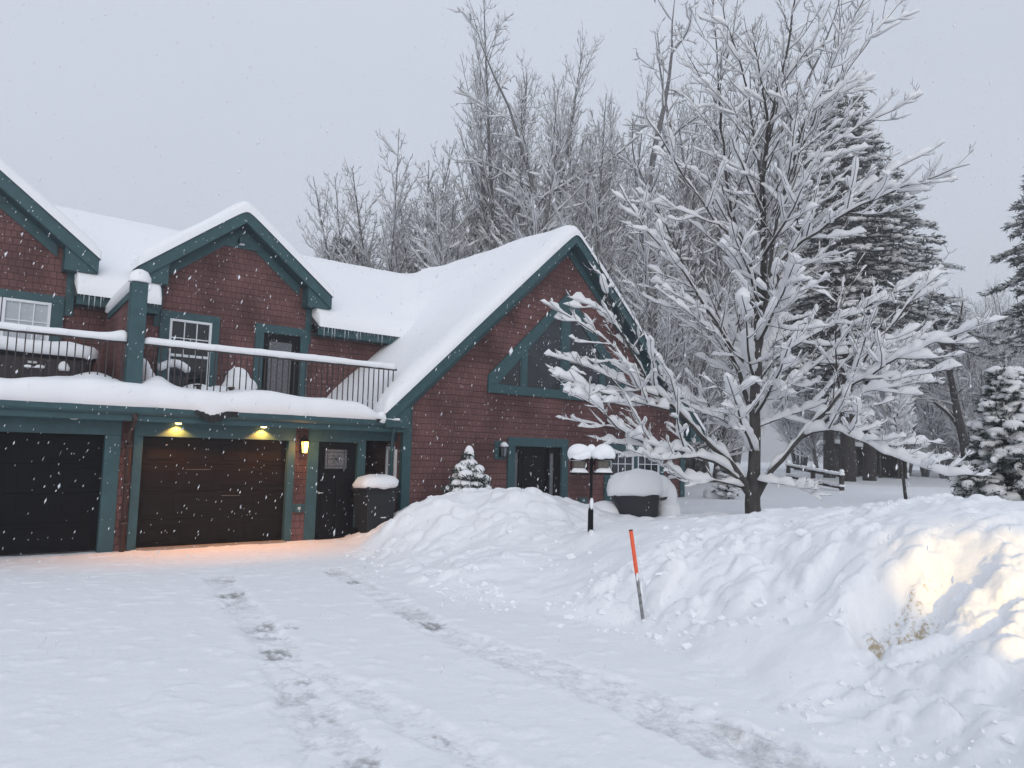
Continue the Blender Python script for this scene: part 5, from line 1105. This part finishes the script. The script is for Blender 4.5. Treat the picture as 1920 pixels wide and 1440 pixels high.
def ltp(px, r0, r1):
    P_ = np.array([atD(a, b_, 50) for a, b_ in px]); u_ = np.linspace(0, 1, 3 * len(P_)); P_ = np.stack([np.interp(u_, np.linspace(0, 1, len(P_)), P_[:, k]) for k in range(3)], -1); lt.add(P_, np.linspace(r0, r1, len(P_)), 0)
ltp([(1816,885),(1808,830),(1795,775),(1784,715),(1772,660),(1752,610),(1738,570)], .30, .05); ltp([(1803,805),(1780,775),(1750,752),(1722,742),(1700,748)], .17, .03); ltp([(1782,700),(1788,650),(1800,600),(1806,560)], .14, .03)
v, q = bark_mesh(lt, lambda l: l == 0, 8); fast('trunk', v, q, mat=M['pinebark'], parent=lroot); v, q = bark_mesh(lt, lambda l: l > 0, 3); fast('crown', v, q, mat=M['twig'], parent=lroot)
sv, sq = snow_mesh(lt, lambda l: True, Hf * 1.4, Wf * 1.4, Df, 62, .1, .25, .75, False); fast('branch_snow', sv, sq, mat=M['tree_snow'], parent=lroot)
for a, lb in list(zip(FR, FRL))[1:]: o = place(*a, lb); o['group'] = 'bare trees of the far woods'

# --- the young tree and bushes
YS = [dict(start=.30, gap=.10, ang=.70, lf=.62, l0=.25, lmax=1.9, rk=.009, rmin=.006, seg=.16, wander=.05, up=.18, pair=2, turn=1.3, skip=.1),
      dict(start=.15, gap=.15, ang=.65, lf=.35, l0=.12, lmax=.6, rk=.009, rmin=.005, seg=.12, wander=.08, up=.3, pair=2, skip=.1),
      dict(start=.2, gap=.14, ang=.65, lf=.3, l0=.08, lmax=.22, rk=.01, rmin=.005, seg=.1, wander=.1, up=.4, pair=2, skip=.3)]
yb = atD(1702, 950, 22.0); yt = Tree(31, YS); yroot = thing('young_tree', yb, 'slender young tree with a round snowy crown right of the maple', 'tree')
q, qr = yt.stem(yb - (0, 0, .4), (-.06, .03, 1), 4.9, .05, .012, 14, .025, .1); yt.add(q, qr, 0, .36)
v, q = bark_mesh(yt, lambda l: l == 0, 8); fast('trunk', v, q, mat=M['bark'], parent=yroot)
v, q = bark_mesh(yt, lambda l: l > 0, 4); fast('crown', v, q, mat=M['twig'], parent=yroot)
sv, sq = snow_mesh(yt, lambda l: l > 0, np.array([.06, .12, .085, .05]), np.array([.03, .06, .04, .026]), np.array([.1, .08, .06, .06]), 33, .1, .15, .6); fv, ft_ = fork_snow(yt, (1, 2), .08, .5, 34)
tv, tt_ = blobs([yb + (-.05, -.05, z) for z in (.25, .55, .8, 1.05)], [(.035, .035, .09)] * 4, ICO1, .25, 3)
V_, Q_, T_ = merge([(sv, sq, None), (fv, None, ft_), (tv, None, tt_)]); fast('branch_snow', V_, Q_, T_, mat=M['tree_snow'], parent=yroot)

# --- conifers
def conifer(name, loc, h, rmax, z0, seed, label, group, whorl=.55, per=5, droop=.35, rise=.15, card=.30, cw_=.035, nsp=9, snow=.55, trunk_r=.22, mat_n=None, snow_s=.2, gapc=0, shape=.75, stick=.6, lean=(0, 0), flat=.35, snowj=.25, big=0):
    r = np.random.default_rng(seed); loc = np.array(loc, float); root = thing(name, loc, label, 'tree', group)
    ax = lambda z: loc + np.array([lean[0] * z, lean[1] * z, z]); b = MB(); zs = np.linspace(-.8, h, 12); b.tube([ax(z) for z in zs], [max(trunk_r * (1 - max(z, 0) / h) ** .8, .015) for z in zs], 9); b.build('trunk', M['pinebark'], root, smooth=True)
    NP, NDir, SP, SS = [], [], [], []; limbs = MB(); z = z0
    while z < h * .985:
        k = (z - z0) / (h - z0); L0 = rmax * (1 - k) ** shape
        n = per if k < .9 else 4; a0 = r.random() * 6.28
        for i in range(n):
            if r.random() < gapc: continue
            a = a0 + 6.28 * (i + .5 * r.random()) / n; L_ = max(L0 * (.55 + .6 * r.random()), .25); d = np.array([math.cos(a), math.sin(a), 0]); m = max(5, int(L_ / .3)); u = np.linspace(0, 1, m)
            sl = rise * (1 if k < .6 else 1 + 2 * (k - .6)); pts = ax(z)[None] + d[None] * (u * L_)[:, None] + np.array([0, 0, 1.])[None] * (sl * L_ * u - droop * L_ * u ** 1.8 + droop * .45 * L_ * np.clip(u - .7, 0, 1) ** 1.5 * 2)[:, None]
            limbs.tube(pts[::2] if m > 6 else pts, np.linspace(.02 + .012 * L_, .008, len(pts[::2] if m > 6 else pts)), 4)
            side = np.array([-d[1], d[0], 0])
            for j in range(int(nsp * (.5 + L_ / max(rmax, .1)) + 3)):
                uu = .18 + .82 * r.random() ** .75; s = r.choice((-1, 1)); p = np.array([np.interp(uu, u, pts[:, c]) for c in range(3)]); ls = stick * (.35 + .75 * r.random()) * (1.15 - .6 * uu) * min(1, L_ / 1.2 + .3)
                sd = unit(side * s * (.9) + d * (.35 + .5 * r.random()) + np.array([0, 0, -.10 + r.normal() * .10])); tip = p + sd * ls
                cnt = max(4, int(8 * ls / stick + 3)); f = r.random(cnt)[:, None]; Pn = p + (tip - p) * f + r.normal(size=(cnt, 3)) * (.04, .04, .025) * np.array(stick)
                NP.append(Pn); NDir.append(np.repeat((sd * .9 + d * .5)[None], cnt, 0))
                if r.random() < snow: SP.append(p + (tip - p) * .55 + np.array([0, 0, snow_s * .22])); SS.append((snow_s * (.6 + .9 * r.random()), snow_s * (.6 + .9 * r.random()), snow_s * flat * (.6 + .7 * r.random())))
            if big:
                for j in range(big):
                    uu = .35 + .6 * r.random(); p = np.array([np.interp(uu, u, pts[:, c]) for c in range(3)]); w = snow_s * (1.3 + 1.1 * r.random()) * min(1, .45 + L_ / rmax); SP.append(p + (0, 0, w * .3)); SS.append((w, w, w * .55))
        z += whorl * (.7 + .6 * r.random()) * (1 - .45 * k)
    NP = np.concatenate(NP); ND = np.concatenate(NDir); v, t = needles_on(NP, ND * 1.7, card, cw_, seed + 1, -.05)
    limbs.build('bough', M['pinebark'], root); fast('crown', v, T=t, mat=mat_n or M['needle'], parent=root, smooth=False)
    v, t = blobs(SP, SS, ICO1 if not big else ICO2, snowj, seed + 2); fast('bough_snow', v, T=t, mat=M['tree_snow'], parent=root)
    print(name, len(NP), len(SP)); return root
def cone_at(px, pt_, hd):
    b_ = atD(px, 880, hd); b_[2] = EYE - .9; t_ = atD(px, pt_, hd); return b_, t_[2] - b_[2]
lb_, hh = cone_at(1590, 175, 46)
conifer('pine_tree', lb_, hh, 7.4, 6.4, 41, 'big dark pine with drooping snowy boughs rising behind the maple', 'pines', whorl=.62, per=6, droop=.42, rise=.12, card=.24, cw_=.03, nsp=36, snow=.42, trunk_r=.42, snow_s=.22, shape=.62, stick=1.15)
lb_, hh = cone_at(1630, 330, 50)
conifer('pine_tree', lb_, hh, 6.8, 8.8, 42, 'shorter dark pine whose boughs spread right of the biggest pine', 'pines', whorl=.7, per=6, droop=.45, rise=.12, card=.25, cw_=.032, nsp=34, snow=.42, trunk_r=.40, snow_s=.22, shape=.55, stick=1.2, lean=(.03, -.01))
lb_, hh = cone_at(1555, 420, 52)
conifer('pine_tree', lb_, hh, 5.4, 5.5, 43, 'dark pine trunk nearest the maple on the left of the pine group', 'pines', whorl=.8, per=5, droop=.4, rise=.12, card=.25, cw_=.032, nsp=26, snow=.42, trunk_r=.38, snow_s=.22, shape=.6, stick=1.1)
lb_, hh = cone_at(2005, 260, 44)
conifer('pine_tree', lb_, hh, 3.3, 7.5, 44, 'dark pine reaching in from the right edge of the view', 'pines', whorl=.6, per=6, droop=.42, rise=.1, card=.24, cw_=.03, nsp=30, snow=.42, trunk_r=.3, snow_s=.2, shape=.6, stick=1.0)
lb_, hh = cone_at(628, 445, 55)
conifer('pine_tree', lb_, hh, 3.0, 6.0, 45, 'top of a small pine peeping over the main roof left of the bare trees', 'pines', whorl=.5, per=6, droop=.2, rise=.25, card=.34, cw_=.05, nsp=14, snow=.45, trunk_r=.2, snow_s=.22, shape=.45, stick=.9)
sb = atD(1893, 948, 19.5)
conifer('spruce_tree', sb, 3.05, 1.2, .12, 46, 'small spruce heaped with snow at the right edge of the yard', None, whorl=.15, per=4, droop=.28, rise=.10, card=.11, cw_=.017, nsp=46, snow=.12, trunk_r=.08, mat_n=M['spruce'], snow_s=.095, shape=.8, stick=.44, flat=.7, big=1, snowj=.4)
bb = atD(1366, 935, 23.5)
conifer('juniper_bush', bb, .85, .42, .02, 47, 'small dark evergreen bush between the snowy box and the maple trunk', None, whorl=.16, per=6, droop=.1, rise=.5, card=.07, cw_=.012, nsp=7, snow=.3, trunk_r=.03, mat_n=M['spruce'], snow_s=.09, shape=.6, stick=.25, flat=.6)
for o in COL.objects:
    if o.name.startswith(('spruce_tree', )): o['category'] = 'tree'
    if o.name.startswith('juniper_bush'): o['category'] = 'bush'

# --- snow in the air
r = np.random.default_rng(77); n = 24000
P = np.c_[r.uniform(-5, 26, n), r.uniform(.8, 20, n), r.uniform(.3, 10.5, n)]; P = P[np.linalg.norm(P - np.array([0, 0, EYE]), axis=1) > 3.0]
s = .0038 + .0044 * r.random(len(P)) ** 3
ov = np.array([(.85,0,0),(-.85,0,0),(0,.85,0),(0,-.85,0),(.9,.1,3.0),(-.9,-.1,-3.0)]); of = np.array([(0,2,4),(2,1,4),(1,3,4),(3,0,4),(2,0,5),(1,2,5),(3,1,5),(0,3,5)])
jj = r.normal(size=(len(P), 6, 3)) * .3; v = P[:, None] + (ov[None] + jj) * s[:, None, None]; t = (of[None] + (np.arange(len(P)) * 6)[:, None, None]).reshape(-1, 3)
o = fast('falling_snow', v.reshape(-1, 3), T=t, mat=M['flake']); tag(o, kind='stuff')

# --- the air: a thin veil of falling snow
b = MB(); b.box(-198, 378, -118, 328, EYE - 4.5, 34); o = b.build('haze', None, None); o.data.materials.clear()
hm = bpy.data.materials.new('snowy_air'); hm.use_nodes = True; ht = hm.node_tree; ht.nodes.clear(); ho_ = ht.nodes.new('ShaderNodeOutputMaterial'); hv = ht.nodes.new('ShaderNodeVolumePrincipled')
hv.inputs['Color'].default_value = (.92, .94, .97, 1); hv.inputs['Density'].default_value = .0030; hv.inputs['Anisotropy'].default_value = .2; ht.links.new(hv.outputs[0], ho_.inputs['Volume']); o.data.materials.append(hm); tag(o, kind='stuff')
